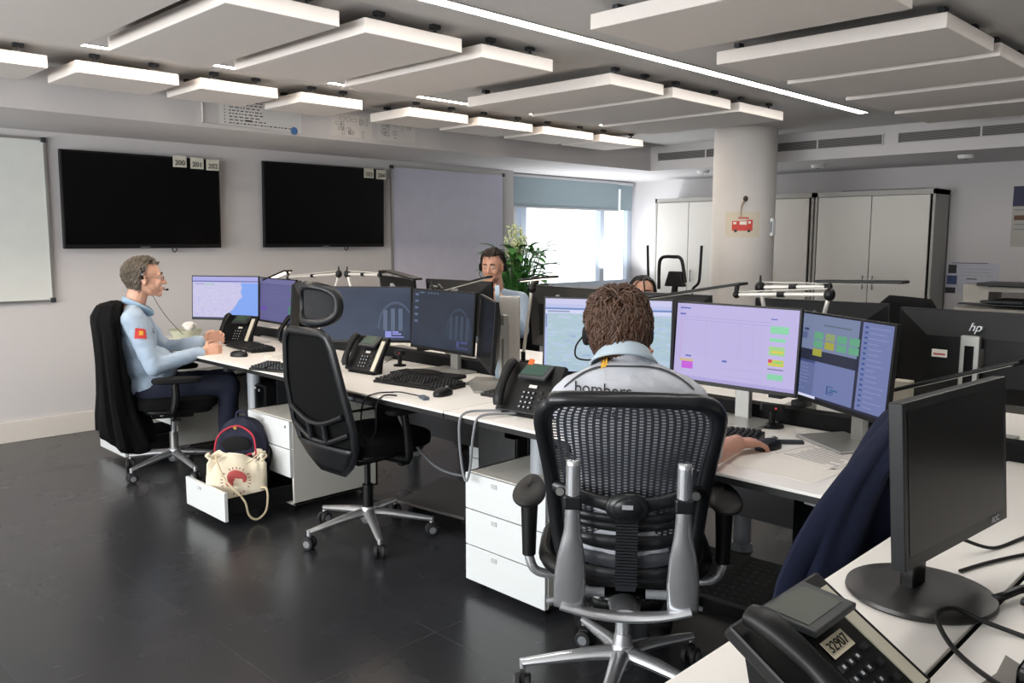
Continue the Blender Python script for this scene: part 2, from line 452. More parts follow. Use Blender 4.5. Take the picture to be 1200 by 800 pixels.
# ------------------------------------------------------------------ televisions
def tv(x0, x1, z0, z1, label, tilt=.03):
    W = x1-x0; H = z1-z0
    t = empty('television', ((x0+x1)/2, YW-.06, (z0+z1)/2), 0, label, 'television', None)
    T = Matrix.Rotation(tilt, 4, 'X')
    MB(T).box((0, 0, 0), (W, .035, H)).build('housing', BLK, t, bevel=.005)
    MB(T).box((0, -.0185, .008), (W-.03, .002, H-.045)).build('screen', mat('tv_screen', '#030304', .16, var=.3, scale=3, spec=.25), t)
    MB().box((0, .04, 0), (.4, .04, .3)).build('wall_mount', DGREY, t)
    q = MB(T).box((-.02, -.019, -H/2+.01), (.07, .002, .006)); q.build('badge', GREY, t)
    c = MB().tube([(.2, .03, -H/2+.1), (.21, .035, -H/2-.02), (.24, .035, -H/2-.02), (.25, .03, -H/2+.05)], .004, 6, 4); c.build('cable', BLK, t)
    return t
tv(2.05, 3.25, 1.37, 2.08, 'big black wall television behind the grey-haired man, cards 200 to 202')
tv(3.64, 4.90, 1.37, 2.1, 'big black wall television nearer the lilac-grey board, cards 203 and 204')
for i, (x, s) in enumerate(((2.92, '200'), (3.06, '201'), (3.19, '202'), (4.72, '203'), (4.86, '204'))):
    zt = 2.045 if i < 3 else 2.055
    t = empty('number_card', (x, YW-.0905, zt-.005*(i % 3)), 0, 'small paper card reading %s taped to the top of a wall television' % s, 'number card', 'number cards on the televisions')
    MB(Matrix.Rotation(.03, 4, 'X')).box((0, 0, 0), (.108, .003, .088)).build('card', mat('card_paper', '#c9c6b8', .8), t, label='off-white card')
    text('numerals', s, .056, EDGE, facing((0, -.0035, -.012), -PI/2), t)

# ------------------------------------------------------------------ papers on the bulkhead
def sheet(name, x0, x1, z0, z1, y, label, cat, m=PAPER):
    t = empty(name, ((x0+x1)/2, y, (z0+z1)/2), 0, label, cat)
    MB().box((0, -.001, 0), (x1-x0, .002, z1-z0)).build('sheet', m, t)
    return t
t = sheet('printed_list', 2.78, 3.42, 2.225, 2.42, 5.6, 'typed list on a white sheet stuck to the bulkhead beside the blue dot', 'notice', mat('notice_paper', '#d4d3d1', .8))
q = MB()
for k in range(8):
    z = .075 - k*.0215
    L = .24 if k < 6 else (.28 if k == 6 else .5)
    q.box((-.28, -.003, z), (.006, .001, .009))
    x = -.25
    random.seed(k)
    while x < -.25+L:
        w_ = random.uniform(.012, .04); q.box((x+w_/2, -.003, z), (w_*.8, .001, .007)); x += w_+.006
q.box((-.1, -.003, -.052), (.05, .0014, .012))
q.build('typed_lines', INK, t)
t = empty('blue_sticker', (3.36, 5.6, 2.235), 0, 'round blue sticker on the lower edge of the bulkhead', 'sticker')
MB().cyl((0, 0, 0), (0, -.004, 0), .028, seg=24).build('disc', mat('blue_vinyl', '#3e6ea8', .5), t)
for (x0, x1, l, sd) in ((3.68, 4.06, 'faint floor plan sheet on the bulkhead nearer the typed list', 4), (4.12, 4.5, 'faint floor plan sheet on the bulkhead farther from the typed list', 9)):
    t = sheet('floor_plan', x0, x1, 2.235, 2.40, 5.6, l, 'notice', mat('plan_paper', '#d0ccc8', .8))
    q = MB(); random.seed(sd)
    for k in range(16):
        x = random.uniform(-.15, .15); z = random.uniform(-.06, .06)
        w_, h_ = random.choice([(.03, .03), (.02, .05), (.05, .02)])
        for a in (-1, 1): q.box((x+a*w_/2, -.003, z), (.002, .001, h_)); q.box((x, -.003, z+a*h_/2), (w_, .001, .002))
    q.box((-.02, -.003, -.055), (.02, .001, .008))
    q.build('plan_lines', mat('plan_ink', '#77777c', .8), t)
t = empty('conduit', (2.66, 5.598, 2.35), 0, 'thin white cable duct bent along the bulkhead beside the typed list', 'conduit')
MB().tube([(0, -.006, .14), (0, -.006, -.1), (.02, -.006, -.125), (.5, -.006, -.13)], .006, 8, 4).build('duct', WALL, t, smooth=True)

BLIND = mat('blind_cloth', '#98a9b0', .9, var=.02)
_nt = BLIND.node_tree; _tr = _nt.nodes.new('ShaderNodeBsdfTranslucent'); _tr.inputs[0].default_value = lin('#9fb2ba'); _mx = _nt.nodes.new('ShaderNodeMixShader'); _mx.inputs[0].default_value = .05
_nt.links.new(_nt.nodes['Principled BSDF'].outputs[0], _mx.inputs[1]); _nt.links.new(_tr.outputs[0], _mx.inputs[2]); _nt.links.new(_mx.outputs[0], _nt.nodes['Material Output'].inputs[0])
# ------------------------------------------------------------------ window blind
t = empty('roller_blind', (8.05, YV-.05, 2.15), 0, 'grey-blue roller blind pulled partway down over the window', 'blind')
MB().box((-.17, 0, -.165), (1.95, .004, .33)).build('blind_cloth', BLIND, t)
MB().box((.98, .012, -.165), (.24, .004, .33)).build('blind_cloth', BLIND, t)
MB().cyl((-1.15, .02, .02), (1.12, .02, .02), .025, seg=16).build('roller', LGREY, t, smooth=True)
MB().box((-.17, 0, -.335), (1.95, .014, .02)).build('bottom_bar', LGREY, t)

# ------------------------------------------------------------------ cabinets
def cabinet(y1, w, label, nd=2, side=None):
    t = empty('storage_cabinet', (8.8, y1-w/2, 0), 0, label, 'cabinet', 'tall cabinets along the wall')
    H = 1.945
    fm = mat('cabinet_frame', '#a6a49f', .5, var=.02)
    b = MB(); b.box((.205, w/2-.012, H/2), (.41, .024, H)); b.box((.205, -w/2+.012, H/2), (.41, .024, H)); b.box((.205, 0, H-.025), (.41, w, .05))
    b.box((.40, 0, H/2), (.02, w, H)); b.box((.205, 0, .04), (.40, w-.05, .08))
    b.build('carcass', fm, t)
    dw = (w-.08)/nd
    for k in range(nd):
        yc = w/2-.04-dw*(k+.5)
        d = MB().box((-.006, yc, 1.0), (.02, dw-.008, 1.78)).build('door', mat('cabinet_door', '#cdc9c2', .5, var=.015), t, bevel=.002)
        hy = yc - (dw/2-.05)*(1 if k % 2 == 0 and nd > 1 else -1)
        h = MB(); h.cyl((-.035, hy, .93), (-.035, hy, 1.08), .006, seg=10); h.cyl((-.035, hy, .95), (-.015, hy, .95), .005, seg=8); h.cyl((-.035, hy, 1.06), (-.015, hy, 1.06), .005, seg=8)
        h.build('handle', GREY, d)
cabinet(6.2, 1.0, 'tall cream two-door cabinet nearest the window')
cabinet(5.18, 1.04, 'tall cream two-door cabinet mostly behind the pillar')
cabinet(4.12, 1.22, 'wide cream two-door cabinet at the open end of the row, grey side showing')
o = MB().tube([(8.95, 3.05, 1.953), (8.95, 3.9, 1.953)], .008, 8).build('metal_rod', GREY); tag(o, 'thin metal rod lying on top of the end cabinet', 'rod')
# ================================================================== DESKS
DZ = .74
def desk(x0, x1, y0, y1, label, legs, group=None, edge_side=-1):
    t = empty('desk', ((x0+x1)/2, (y0+y1)/2, 0), 0, label, 'desk', group)
    W = x1-x0; L = y1-y0
    MB().box((0, 0, DZ-.005), (W, L-.006, .010)).build('desktop', DESKTOP, t, bevel=.002)
    MB().box((0, 0, DZ-.020), (W-.002, L-.008, .020)).build('dark_underside', EDGE, t)
    for lx, ly in legs:
        g_ = MB(); g_.cyl((lx, ly, .03), (lx, ly, DZ-.03), .04, seg=24); g_.cyl((lx, ly, .0), (lx, ly, .03), .055, .045, seg=24)
        g_.build('leg', mat('desk_leg', '#a5aab0', .4, metal=.2), t, smooth=True)
    fr2 = MB()
    for lx, ly in legs: fr2.box((0, ly, DZ-.05), (W-.12, .05, .04))
    fr2.box((0, 0, DZ-.05), (.04, max(.1, L-.4), .04)); fr2.build('frame', DGREY, t)
    return t
G1 = 'desks of the double row of workstations'
# near side of the double bank: x 2.22 .. 3.0 ; far side 3.08 .. 3.86
desk(2.22, 3.0, .95, 2.60, 'white desk of the man in the bombers shirt', [(-.15, .50), (.2, .50), (.2, .22)], G1)
desk(2.22, 3.0, 2.60, 4.28, 'white desk behind the empty headrest chair, two dark screens on it', [(-.15, .72), (.2, .72)], G1)
desk(2.22, 3.0, 4.28, 6.1, 'white desk of the grey-haired man at the far end of the row', [(-.15, -.55), (-.15, .8), (.2, .5)], G1)
desk(3.08, 3.86, .10, 2.32, 'opposite desk under the dark monitor backs facing the man in the bombers shirt', [(0, -.7), (0, .7)], G1)
desk(3.08, 3.86, 2.32, 4.05, 'opposite desk of the dark-haired woman', [(0, -.7), (-.2, .3)], G1)
desk(3.08, 3.86, 4.05, 6.1, 'opposite desk of the young man by the plant', [(0, -.7), (0, .8)], G1)
# cable tray / low divider between the banks
t = empty('cable_tray', (3.04, 3.3, 0), 0, 'long black cable tray between the two rows of desks', 'cable tray')
MB().box((0, 0, .755), (.07, 5.4, .09)).build('tray', BLKM, t)
MB().box((0, 0, .5), (.02, 5.2, .36)).build('modesty_panel', mat('modesty', '#3c3c3e', .7), t)
# upright grey partition post between workstations
def post(x, y, rz, z1, label):
    t = empty('partition_post', (x, y, DZ), rz, label, 'partition')
    MB().box((0, 0, (z1-DZ)/2), (.04, .10, z1-DZ)).build('post', mat('post_grey', '#b3afa8', .5), t, bevel=.004)
    MB().box((0, .062, (z1-DZ)/2+.03), (.008, .022, z1-DZ+.05)).build('glass_strip', mat('frosted_glass', '#9fb0bd', .15), t)
    MB().box((0, 0, .004), (.09, .18, .008)).build('foot', GREY, t)
post(2.955, 2.945, R(38), 1.165, 'upright grey partition post on the desk beside the black telephone')

# ================================================================== MONITORS
def monitor(cx, cy, cz, yaw, label, w=.54, h=.325, tilt=4, ui=None, base='silver', logo='hp', group=None, nm='computer_monitor', thick=.018, bez=.008, chin=.016, bcol=None, ztop=DZ):
    """(cx,cy,cz) centre of the front face, yaw = direction the screen looks"""
    t = empty(nm, (cx, cy, ztop), R(yaw), label, 'monitor', group)
    z = cz-ztop; T = Matrix.Translation((0, 0, z)) @ Matrix.Rotation(-R(tilt), 4, 'Y')
    bm = bcol or BLK
    b = MB(T); b.box((-thick/2, 0, 0), (thick, w, h))
    # sloped back shell
    b.add([(-thick, -w/2+.006, -h/2+.006), (-thick, w/2-.006, -h/2+.006), (-thick, w/2-.006, h/2-.006), (-thick, -w/2+.006, h/2-.006),
           (-thick-.03, -w*.3, -h*.3), (-thick-.03, w*.3, -h*.3), (-thick-.03, w*.3, h*.22), (-thick-.03, -w*.3, h*.22)],
          [(0, 4, 5, 1), (1, 5, 6, 2), (2, 6, 7, 3), (3, 7, 4, 0), (4, 7, 6, 5)])
    b.build('housing', bm, t, bevel=.002)
    q = MB(T); y0, y1, z0, z1 = -w/2+bez, w/2-bez, -h/2+chin, h/2-bez
    e = .0008
    q.quad((e, y0, z0), (e, y1, z0), (e, y1, z1), (e, y0, z1), uv=True)
    mats = []
    if ui is None: mats = [mat('screen_off', '#060708', .25, var=.2, scale=3, spec=.25)]
    else:
        mats = [ui[0]]
        for (u0, v0, u1, v1, m) in ui[1]:
            if m not in mats: mats.append(m)
            q.cur = mats.index(m)
            a0, a1 = y0+(y1-y0)*u0, y0+(y1-y0)*u1; c0, c1 = z1-(z1-z0)*v1, z1-(z1-z0)*v0
            e2 = e*1.9 + .00002*q.cur
            q.quad((e2, a0, c0), (e2, a1, c0), (e2, a1, c1), (e2, a0, c1))
    q.build('screen', mats, t)
    if base == 'silver':
        s_ = MB(); s_.box((-.095, 0, (z+.07)/2+.01), (.026, .062, z+.07)); s_.box((-.065, 0, z), (.05, .062, .062))
        c_ = s_.build('stand_column', mat('stand_aluminium', '#a8a8a4', .38, metal=.6), t, bevel=.003)
        MB().box((-.1095, 0, (z+.07)/2+.02), (.003, .03, z-.02)).build('dark_inlay', BLKG, c_)
        MB().box((-.03, 0, .006), (.2, .27, .012)).build('stand_base', MATS['stand_aluminium'], t, bevel=.004)
    elif base == 'black':
        s_ = MB(); s_.box((-.085, 0, (z-.02)/2+.01), (.022, .07, z-.02)); s_.box((-.06, 0, z), (.04, .07, .07))
        s_.build('stand_column', BLK, t, bevel=.004)
        MB().box((-.03, 0, .006), (.2, .26, .012)).build('stand_base', BLK, t, bevel=.004)
    elif base == 'round':
        s_ = MB(); s_.box((-.075, 0, (z-.02)/2+.01), (.03, .055, z-.02), top=(.8, .8)); s_.box((-.05, 0, z), (.045, .07, .07))
        s_.build('stand_column', BLKG, t, bevel=.004)
        MB().lathe([(.135, 0), (.14, .005), (.138, .012), (.11, .018), (.1, .017), (.03, .02)], (-.06, 0, 0), 56).build('stand_base', mat('stand_black', '#1a1817', .38), t, smooth=True)
    if logo == 'hp':
        M_ = T @ Matrix.Translation((-thick-.0255, 0, h*.335)) @ Matrix.Rotation(R(8), 4, 'Y') @ Matrix.Rotation(-PI/2, 4, 'Z') @ Matrix.Rotation(PI/2, 4, 'X')
        text('logo', 'hp', .042, LGREY, M_ @ Matrix.Translation((0, 0, .0)), t, depth=.012, shear=.35)
    elif logo == 'front':
        M_ = T @ Matrix.Translation((.0012, w*.36, -h/2+.012)) @ Matrix.Rotation(PI/2, 4, 'Z') @ Matrix.Rotation(PI/2, 4, 'X')
        text('logo', 'AOC', .017, LGREY, M_, t)
    return t

# screen contents (what each screen itself shows)
def E(h, s=1.0): return emi('lit_'+h.strip('#')+('' if s == 1 else str(s)), h, s)
def rows(u0, u1, v0, v1, n, m, duty=.35, rnd=None):
    o = []
    for k in range(n):
        v = v0+(v1-v0)*k/n; w_ = (u1-u0)*(rnd.uniform(.4, 1) if rnd else 1)
        o.append((u0, v, u0+w_, v+(v1-v0)/n*duty, m))
    return o
rn = random.Random(5)
map_blue = emi_map('map_relief', ['#98b0cc', '#aec2d6', '#a6c2c8', '#b8c8de', '#a2b6de'], 7, 1.0, 9, (1, 2.2, 1))
uiC1 = (map_blue, [(0, 0, 1, .075, E('#c9c8ea')), (0, .125, 1, .15, E('#6a86bd')), (0, .15, 1, .2, E('#cfd3f0')), (.02, .165, .2, .185, E('#8a93b5')), (0, .075, 1, .125, E('#b9bfe6')),
                   (0, .2, .018, 1, E('#aebce6')), (.006, .22, .014, .4, E('#5f6f9f')), (.86, .42, .875, .445, E('#5f7fe0'))])
uiC2 = (E('#bcb2e0'), [(.03, .05, .12, .07, E('#6670b8')), (.03, .13, .08, .15, E('#5a66b4')), (.05, .19, .052, .72, E('#c98fb4')), (.27, .2, .272, .72, E('#c79bbf')), (.55, .2, .552, .72, E('#a9a5cf')), (.66, .2, .662, .72, E('#a9a5cf')),
        (.06, .17, .8, .175, E('#9a96c8')), (.06, .21, .8, .215, E('#9a96c8'))]
        + rows(.06, .74, .25, .7, 14, E('#aaa4d2'), .1)
        + [(.05, .73, .17, .765, E('#c9b38a')), (.07, .765, .17, .86, E('#c455d6')), (.07, .795, .17, .797, E('#b9a0e0')), (.07, .83, .17, .832, E('#b9a0e0')), (.1, .68, .15, .7, E('#5a66b4')), (.42, .7, .46, .725, E('#5a66b4'))]
        + [(.79, .12, .84, .135, E('#6670c0')), (.79, .21, .93, .3, E('#7fd0a0')), (.79, .36, .91, .4, E('#84d6a4')), (.79, .46, .91, .57, E('#9fce86')), (.81, .51, .9, .54, E('#d8c84e')),
           (.79, .62, .91, .7, E('#c9c552')), (.79, .62, .82, .66, E('#d0455e')), (.83, .64, .9, .66, E('#7fd07a')), (.79, .735, .91, .745, E('#4c4a66')), (.79, .8, .91, .87, E('#86cfa6')), (.8, .955, .82, .965, E('#5a78e0'))]
        + rows(.79, .93, .22, .3, 3, E('#a8d8c0'), .2) + [(.42, .8, .75, .803, E('#a09acb')), (.42, .9, .75, .903, E('#a09acb')), (0, .955, 1, 1, E('#aba2d6'))])
gr, ye, ol = E('#5fa07e'), E('#9f9f3e'), E('#8a9a6a')
uiC3 = (E('#6e78a6'), [(0, 0, .68, .42, E('#747f9f')), (0, .42, .7, .55, E('#262a3c')), (.68, 0, .71, 1, E('#262a3c')), (0, .55, .24, .97, E('#606b96')), (0, .55, .24, .58, E('#3e4a78')),
        (0, .97, .28, 1, E('#d4d8f0')), (.28, .97, 1, 1, E('#23263a')), (.24, .55, .242, .97, E('#4f5985'))]
        + [(.2+.13*c, .2+.1*r, .2+.13*c+.105, .2+.1*r+.085, [[gr, ol, gr, gr], [gr, ye, gr, gr], [ye, ye, gr, gr]][r][c]) for r in range(3) for c in range(4) if not (r == 2 and c > 0)]
        + [(.02, .17, .06, .2, E('#3a4468')), (.08, .17, .13, .2, E('#3a4468')), (.04, .22, .12, .3, E('#59638c')), (.3, .1, .6, .12, E('#5e6c7c'))]
        + rows(.03, .2, .6, .94, 8, E('#7a84ae'), .2, rn) + rows(.0, .03, .6, .94, 5, E('#35507a'), .5)
        + rows(.735, .765, .04, .96, 16, E('#34508e'), .4) + rows(.78, .98, .05, .97, 16, E('#858eb8'), .16, rn)
        + [(.40, .8, .47, .81, E('#2f4f86')), (.40, .8, .415, .9, E('#2f4f86')), (.40, .89, .47, .9, E('#2f4f86')), (.44, .83, .52, .85, E('#2f5f86')), (.42, .86, .48, .875, E('#2f4f86'))])
land = emi_map('map_coast', ['#b7b6dc', '#c3c0e6', '#cbc6e2', '#bdb6de'], 16, 1.0, 8, (1, 1, 1), sea='#7fa4ee')
uiL1 = (land, [(0, 0, 1, .1, E('#a9a8e0')), (0, .1, 1, .125, E('#5b62a4')), (0, .125, 1, .15, E('#b9b9e6')), (.03, .17, .18, .185, E('#8486ae')), (.2, .17, .34, .2, E('#9fc6b2')), (0, .98, 1, 1, E('#5a5f90'))])
uiL2 = (E('#5f5d8c'), [(0, 0, 1, .12, E('#6c6a98')), (.0, .12, 1, .13, E('#4c4a78')), (.84, .2, .92, .23, E('#3e7a66')), (.84, .42, .92, .45, E('#3e7a66')), (.84, .6, .92, .8, E('#477e74')), (.05, .68, .2, .76, E('#6a4cb0'))]
        + rows(.04, .8, .2, .6, 12, E('#6f6d9c'), .15, rn) + rows(.04, .8, .78, .95, 4, E('#6f6d9c'), .15, rn))
def bombers_wall(shift, dim=1.0):
    bg = emi_map('desktop_grad%d' % int(shift*100), ['#3f4a5e', '#353f52', '#2c3546'] if dim == 1 else ['#2f3848', '#28303e', '#222934'], 1.2, 1.0, 2)
    s1 = E('#4a566b') if dim == 1 else E('#323c4d'); s2 = E('#5a677e') if dim == 1 else E('#3b4557')
    o = []
    # faint crest: ring of segments round upright bars
    for k in range(28):
        a = PI*(.02+.96*k/27); cx, cy, rx, ry = .84, .78, .30, .5
        u = cx-rx*math.cos(a)*.56*1.15; v = cy-ry*math.sin(a)
        o.append((u-.012+shift, v-.02, u+.012+shift, v+.03, s1))
    for k in range(4): o.append((.7+k*.085+shift, .38+.03*abs(k-1.5), .745+k*.085+shift, .82, s2))
    return bg, [p for p in o if p[2] < 1 and p[0] > 0]
bg, o = bombers_wall(0)
wl = E('#8f93d8')
uiMa = (bg, o + [(.72, .83, .79, .93, wl), (.8, .83, .87, .86, wl), (.8, .87, .9, .9, wl), (.72, .93, .93, .95, wl)])
bg, o = bombers_wall(-.06, .6)
ic = E('#5c6b86')
uiMb = (bg, o + [(.04, .06+.12*k, .1, .1+.12*k, ic) for k in range(5)] + [(.26+.05*k, .03, .285+.05*k, .055, ic) for k in range(4)] + [(.76, .83, .8, .92, E('#4a4d80')), (.82, .83, .93, .86, E('#4a4d80')), (.76, .93, .94, .95, E('#4a4d80')), (.12, .03, .2, .05, ic)])

monitor(2.70, 2.13, 1.048, 207, 'lit monitor with a pale blue-green relief map behind the bombers man\'s head', ui=uiC1)
monitor(2.86, 1.642, 1.04, 179, 'lit monitor with a lilac table and green and magenta cells', ui=uiC2)
monitor(2.815, 1.208, 1.026, 148, 'lit monitor with green and yellow tiles and a list, turned edge of the arc', ui=uiC3)
monitor(2.84, 4.01, 1.012, 220, 'dark blue-grey monitor with a faint crest partly behind the headrest', ui=uiMa)
monitor(2.87, 3.37, 1.017, 177, 'dark monitor with a column of small icons behind the empty chair', ui=uiMb)
monitor(2.715, 2.87, 1.01, 144, 'dark monitor seen almost edge-on beside the grey partition post', ui=None)
monitor(2.87, 5.80, 1.015, 213, 'lit monitor with a white coastal map and blue sea before the grey-haired man', ui=uiL1)
monitor(3.05, 5.38, 1.005, 177, 'dim purple monitor showing a list next to the coastal map', ui=uiL2)
monitor(2.905, 4.90, 1.0, 144, 'monitor seen almost edge-on beside the dim purple one', ui=None)
# opposite side: backs towards us
backs = [(3.30, .91, 1.035, 0, 'black monitor back with a white sticker and silver stand beside the cream box'),
         (3.34, 1.52, 1.04, 6, 'black monitor back just above the lit green and yellow tiles'),
         (3.27, 2.26, 1.04, 4, 'black monitor back below the dark-haired woman\'s forehead'),
         (3.24, 2.82, 1.045, -8, 'black monitor back with a pale logo rising above the relief map'),
         (3.32, 3.72, 1.045, 4, 'black monitor back above the dark screen with icons'),
         (3.30, 4.28, 1.045, -14, 'black monitor back above the faint crest screen'),
         (3.30, .33, 1.035, -10, 'black monitor back cut by the edge of the photo')]
for (x, y, z, a, l) in backs: monitor(x, y, z, a, l, group='monitors on the opposite desks, backs showing')
o = monitor(1.718, .492, 1.018, 264.8, 'black switched-off monitor on a round stand on the near white desk', w=.46, h=.30, tilt=4.4, base='round', logo='front', nm='computer_monitor', thick=.026, bez=.017, chin=.024, bcol=mat('aoc_black', '#0e1012', .38, spec=.35))
# sticker and vesa button on the facing back
t = empty('sticker', (3.235, 1.02, 1.04), 0, 'small white sticker on the black monitor back beside the silver stand', 'sticker')
MB().box((0, 0, 0), (.003, .052, .028)).build('label', PAPER, t); MB().box((-.002, 0, -.003), (.001, .04, .006)).build('print', mat('red_print', '#b04a48', .7), t)

# ================================================================== PEDESTALS
def pedestal(x, y0, y1, label, open_h=None, dep=.56, H=.5, pull=.36, ndr=3):
    t = empty('drawer_pedestal', (x+dep/2, (y0+y1)/2, 0), 0, label, 'drawer unit', 'white drawer pedestals'); W = y1-y0
    b = MB()
    z0 = .04; th = .016; fx = -dep/2+.018
    b.box((.009, 0, H-th/2), (dep-.018, W, th)); b.box((.009, W/2-th/2, (H+z0)/2), (dep-.018, th, H-z0)); b.box((.009, -W/2+th/2, (H+z0)/2), (dep-.018, th, H-z0))
    b.box((dep/2-th/2, 0, (H+z0)/2), (th, W, H-z0)); b.box((.009, 0, z0+th/2), (dep-.018, W, th))
    b.build('carcass', mat('pedestal_body', '#d5d3ca', .4, var=.01), t, bevel=.002)
    hs = (H-z0)/ndr
    for k in range(ndr):
        z = z0+hs*k
        off = pull if (open_h and k == 0) else 0
        d = MB().box((-dep/2+.009-off, 0, z+hs/2), (.018, W-.004, hs-.005)).build('drawer', WHITE, t, bevel=.0015)
        h_ = MB(); h_.box((-dep/2-.0015-off, W*.12, z+hs-.03), (.003, .03, .018)); h_.build('recessed_pull', mat('pull_grey', '#b9bdbd', .5), d)
        tr = MB(); L = dep-.08
        for s_ in (-1, 1): tr.box((-dep/2+.018+L/2-off, s_*(W/2-.03), z+hs*.45), (L, .008, hs*.55))
        tr.box((-dep/2+.018+L/2-off, 0, z+hs*.17), (L, W-.06, .006)); tr.box((-dep/2+.018+L-off, 0, z+hs*.45), (.008, W-.06, hs*.55))
        if k == 0: tr.build('drawer_tray', BLKM, d)
    lk = MB().cyl((-dep/2-.003, -W/2+.04, H-.035), (-dep/2+.004, -W/2+.04, H-.035), .007, seg=14); lk.build('lock', SILVER, t, smooth=True)
    for sx in (-1, 1):
        for sy in (-1, 1):
            c = MB(); px, py = sx*(dep/2-.06), sy*(W/2-.05)
            c.cyl((px, py-.012, .02), (px, py+.012, .02), .02, seg=16); c.box((px, py, .036), (.03, .03, .012)); c.build('caster', BLK, t, smooth=True)
    return t
pedestal(2.25, 2.05, 2.50, 'white three-drawer pedestal with closed drawers beside the mesh chair', H=.5)
pedestal(2.23, 3.85, 4.29, 'white pedestal with its bottom drawer pulled out holding the backpack', open_h=True, pull=.37)
pedestal(2.32, 5.48, 5.92, 'white pedestal with an open bottom drawer behind the grey-haired man\'s chair', open_h=True, pull=.33)
pedestal(3.2, 3.1, 3.52, 'cream pedestal on the opposite side seen under the empty desk', dep=.56)
# legs/stands etc. under desks: computer units
def tower(x, y, z, rz, label, s=(.16, .36, .33), lit=True):
    t = empty('computer_case', (x, y, z), rz, label, 'computer', 'black computers hung under the desks')
    MB().box((0, 0, s[2]/2), s).build('case', BLK, t, bevel=.006)
    f = MB(); f.box((-s[0]/2-.004, 0, s[2]*.5), (.008, s[1]*.96, s[2]*.94)); f.build('front_panel', BLKG, t, bevel=.003)
    d = MB(); d.box((-s[0]/2-.009, s[1]*.1, s[2]*.86), (.003, s[1]*.35, .012)); d.build('drive_slot', LGREY, t)
    q = MB(); q.cyl((-s[0]/2-.008, -s[1]*.25, s[2]*.8), (-s[0]/2-.012, -s[1]*.25, s[2]*.8), .008, seg=16); q.build('power_button', GREY, t)
    for yy in (-1, 1): MB().box((0, yy*(s[1]/2+.004), s[2]/2+.02), (s[0]*.5, .006, s[2]+.04)).build('hanger', DGREY, t)
    return t
tower(2.72, 2.66, .34, R(8), 'black computer hung beside the looped grey cable under the desk', (.3, .22, .34))
tower(2.6, 4.60, .42, 0, 'small black computer hung under the grey-haired man\'s desk end', (.3, .22, .16))
q = tower(2.58, 4.6, .16, 0, 'black box with a white tag standing under the grey-haired man\'s desk', (.22, .2, .24))
tower(2.62, 1.08, .38, R(-10), 'black computer hung under the desk beside the navy jacket', (.26, .2, .28))
o = MB().box((0, 0, 0), (.002, .05, .045)).build('paper_tag', PAPER); o.location = (2.457, 4.60, .24); tag(o, 'white paper tag on the black box under the desk', 'tag')
# footrests
def footrest(x, y, rz, w, d, label, pitch=.12, nubs=True):
    t = empty('footrest', (x, y, 0), rz, label, 'footrest')
    T = Matrix.Translation((0, 0, .07)) @ Matrix.Rotation(pitch, 4, 'Y')
    q = MB(T); q.box((0, 0, 0), (d, w, .018))
    for i in range(9):
        for j in range(12): q.box((-d/2+.03+i*(d-.06)/8, -w/2+.03+j*(w-.06)/11, .0105), (.012, .014, .004))
    if not nubs: q = MB(T); q.box((0, 0, 0), (d, w, .018))
    q.build('plate', mat('footrest_grey', '#55524f', .6) if not nubs else mat('footrest_dark', '#2c2b2a', .7), t, bevel=.002 if nubs else .008)
    f = MB()
    for s_ in (-1, 1): f.box((0, s_*(w/2-.05), .026), (d*.7, .03, .05))
    f.build('feet', BLK, t)
    return t
footrest(2.88, 3.3, R(8), .47, .38, 'flat dark grey footrest on the floor under the empty desk', pitch=-.12, nubs=False)
footrest(2.98, 1.66, R(4), .46, .34, 'dark ribbed footrest on the floor under the bombers man\'s desk', pitch=-.2)

# ================================================================== KEYBOARDS, MICE, PAPER
def keyboard(x, y, rz, label, L=.44, W=.155, z=DZ, pal=True):
    """long side along local y, user on local -x side"""
    t = empty('keyboard', (x, y, z), rz, label, 'keyboard', 'black keyboards on the white desks')
    b = MB(); b.add([(-W/2, -L/2, 0), (W/2, -L/2, 0), (W/2, L/2, 0), (-W/2, L/2, 0), (-W/2, -L/2, .012), (W/2, -L/2, .026), (W/2, L/2, .026), (-W/2, L/2, .012)], [(0, 3, 2, 1), (4, 5, 6, 7), (0, 1, 5, 4), (1, 2, 6, 5), (2, 3, 7, 6), (3, 0, 4, 7)])
    b.build('keyboard_base', BLK, t, bevel=.003)
    k = MB(); n = 22
    for r in range(6):
        xx = -W/2+.016+r*(W-.035)/5; zz = .012+.014*(xx+W/2)/W+.003
        c = 0
        while c < n:
            yy = -L/2+.016+c*(L-.03)/(n-1)
            if c in (15, 19) and False: c += 1; continue
            wd = 1
            if r == 0 and 6 <= c <= 11: wd = 6 if c == 6 else 0
            if c not in (6, 16) or (r == 0 and c == 6):
                ky = yy + (wd-1)*(L-.03)/(n-1)/2
                k.box((xx, ky, zz+.003), (.0155, .0145*1.0+(wd-1)*(L-.03)/(n-1), .008), top=.82)
            c += max(wd, 1)
    k.build('keys', mat('key_black', '#191a1c', .5, var=.1), t)
    return t
def mouse(x, y, rz, label, z=DZ):
    t = empty('computer_mouse', (x, y, z), rz, label, 'mouse', 'black computer mice')
    b = MB(); b.ell((0, 0, .008), (.056, .031, .028), nu=20, nv=14, p=.8)
    o = b.build('body', BLK, t, smooth=True)
    w_ = MB().cyl((.03, -.004, .033), (.03, .004, .033), .008, seg=12); w_.build('scroll_wheel', GREY, t, smooth=True)
    q = MB().box((.03, 0, .0315), (.04, .0015, .004)); q.build('button_gap', EDGE, t)
    return t
keyboard(2.62, 4.98, R(-6), 'black keyboard in front of the grey-haired man\'s purple monitor', z=DZ)
keyboard(2.33, 3.99, R(20), 'black keyboard overhanging the desk edge before the grey-haired man\'s mouse', z=DZ+.001)
keyboard(2.55, 3.17, R(8), 'black keyboard before the dark screen with icons', L=.46, W=.17)
keyboard(2.60, 1.62, R(14), 'black keyboard beside the bombers man\'s resting arm')
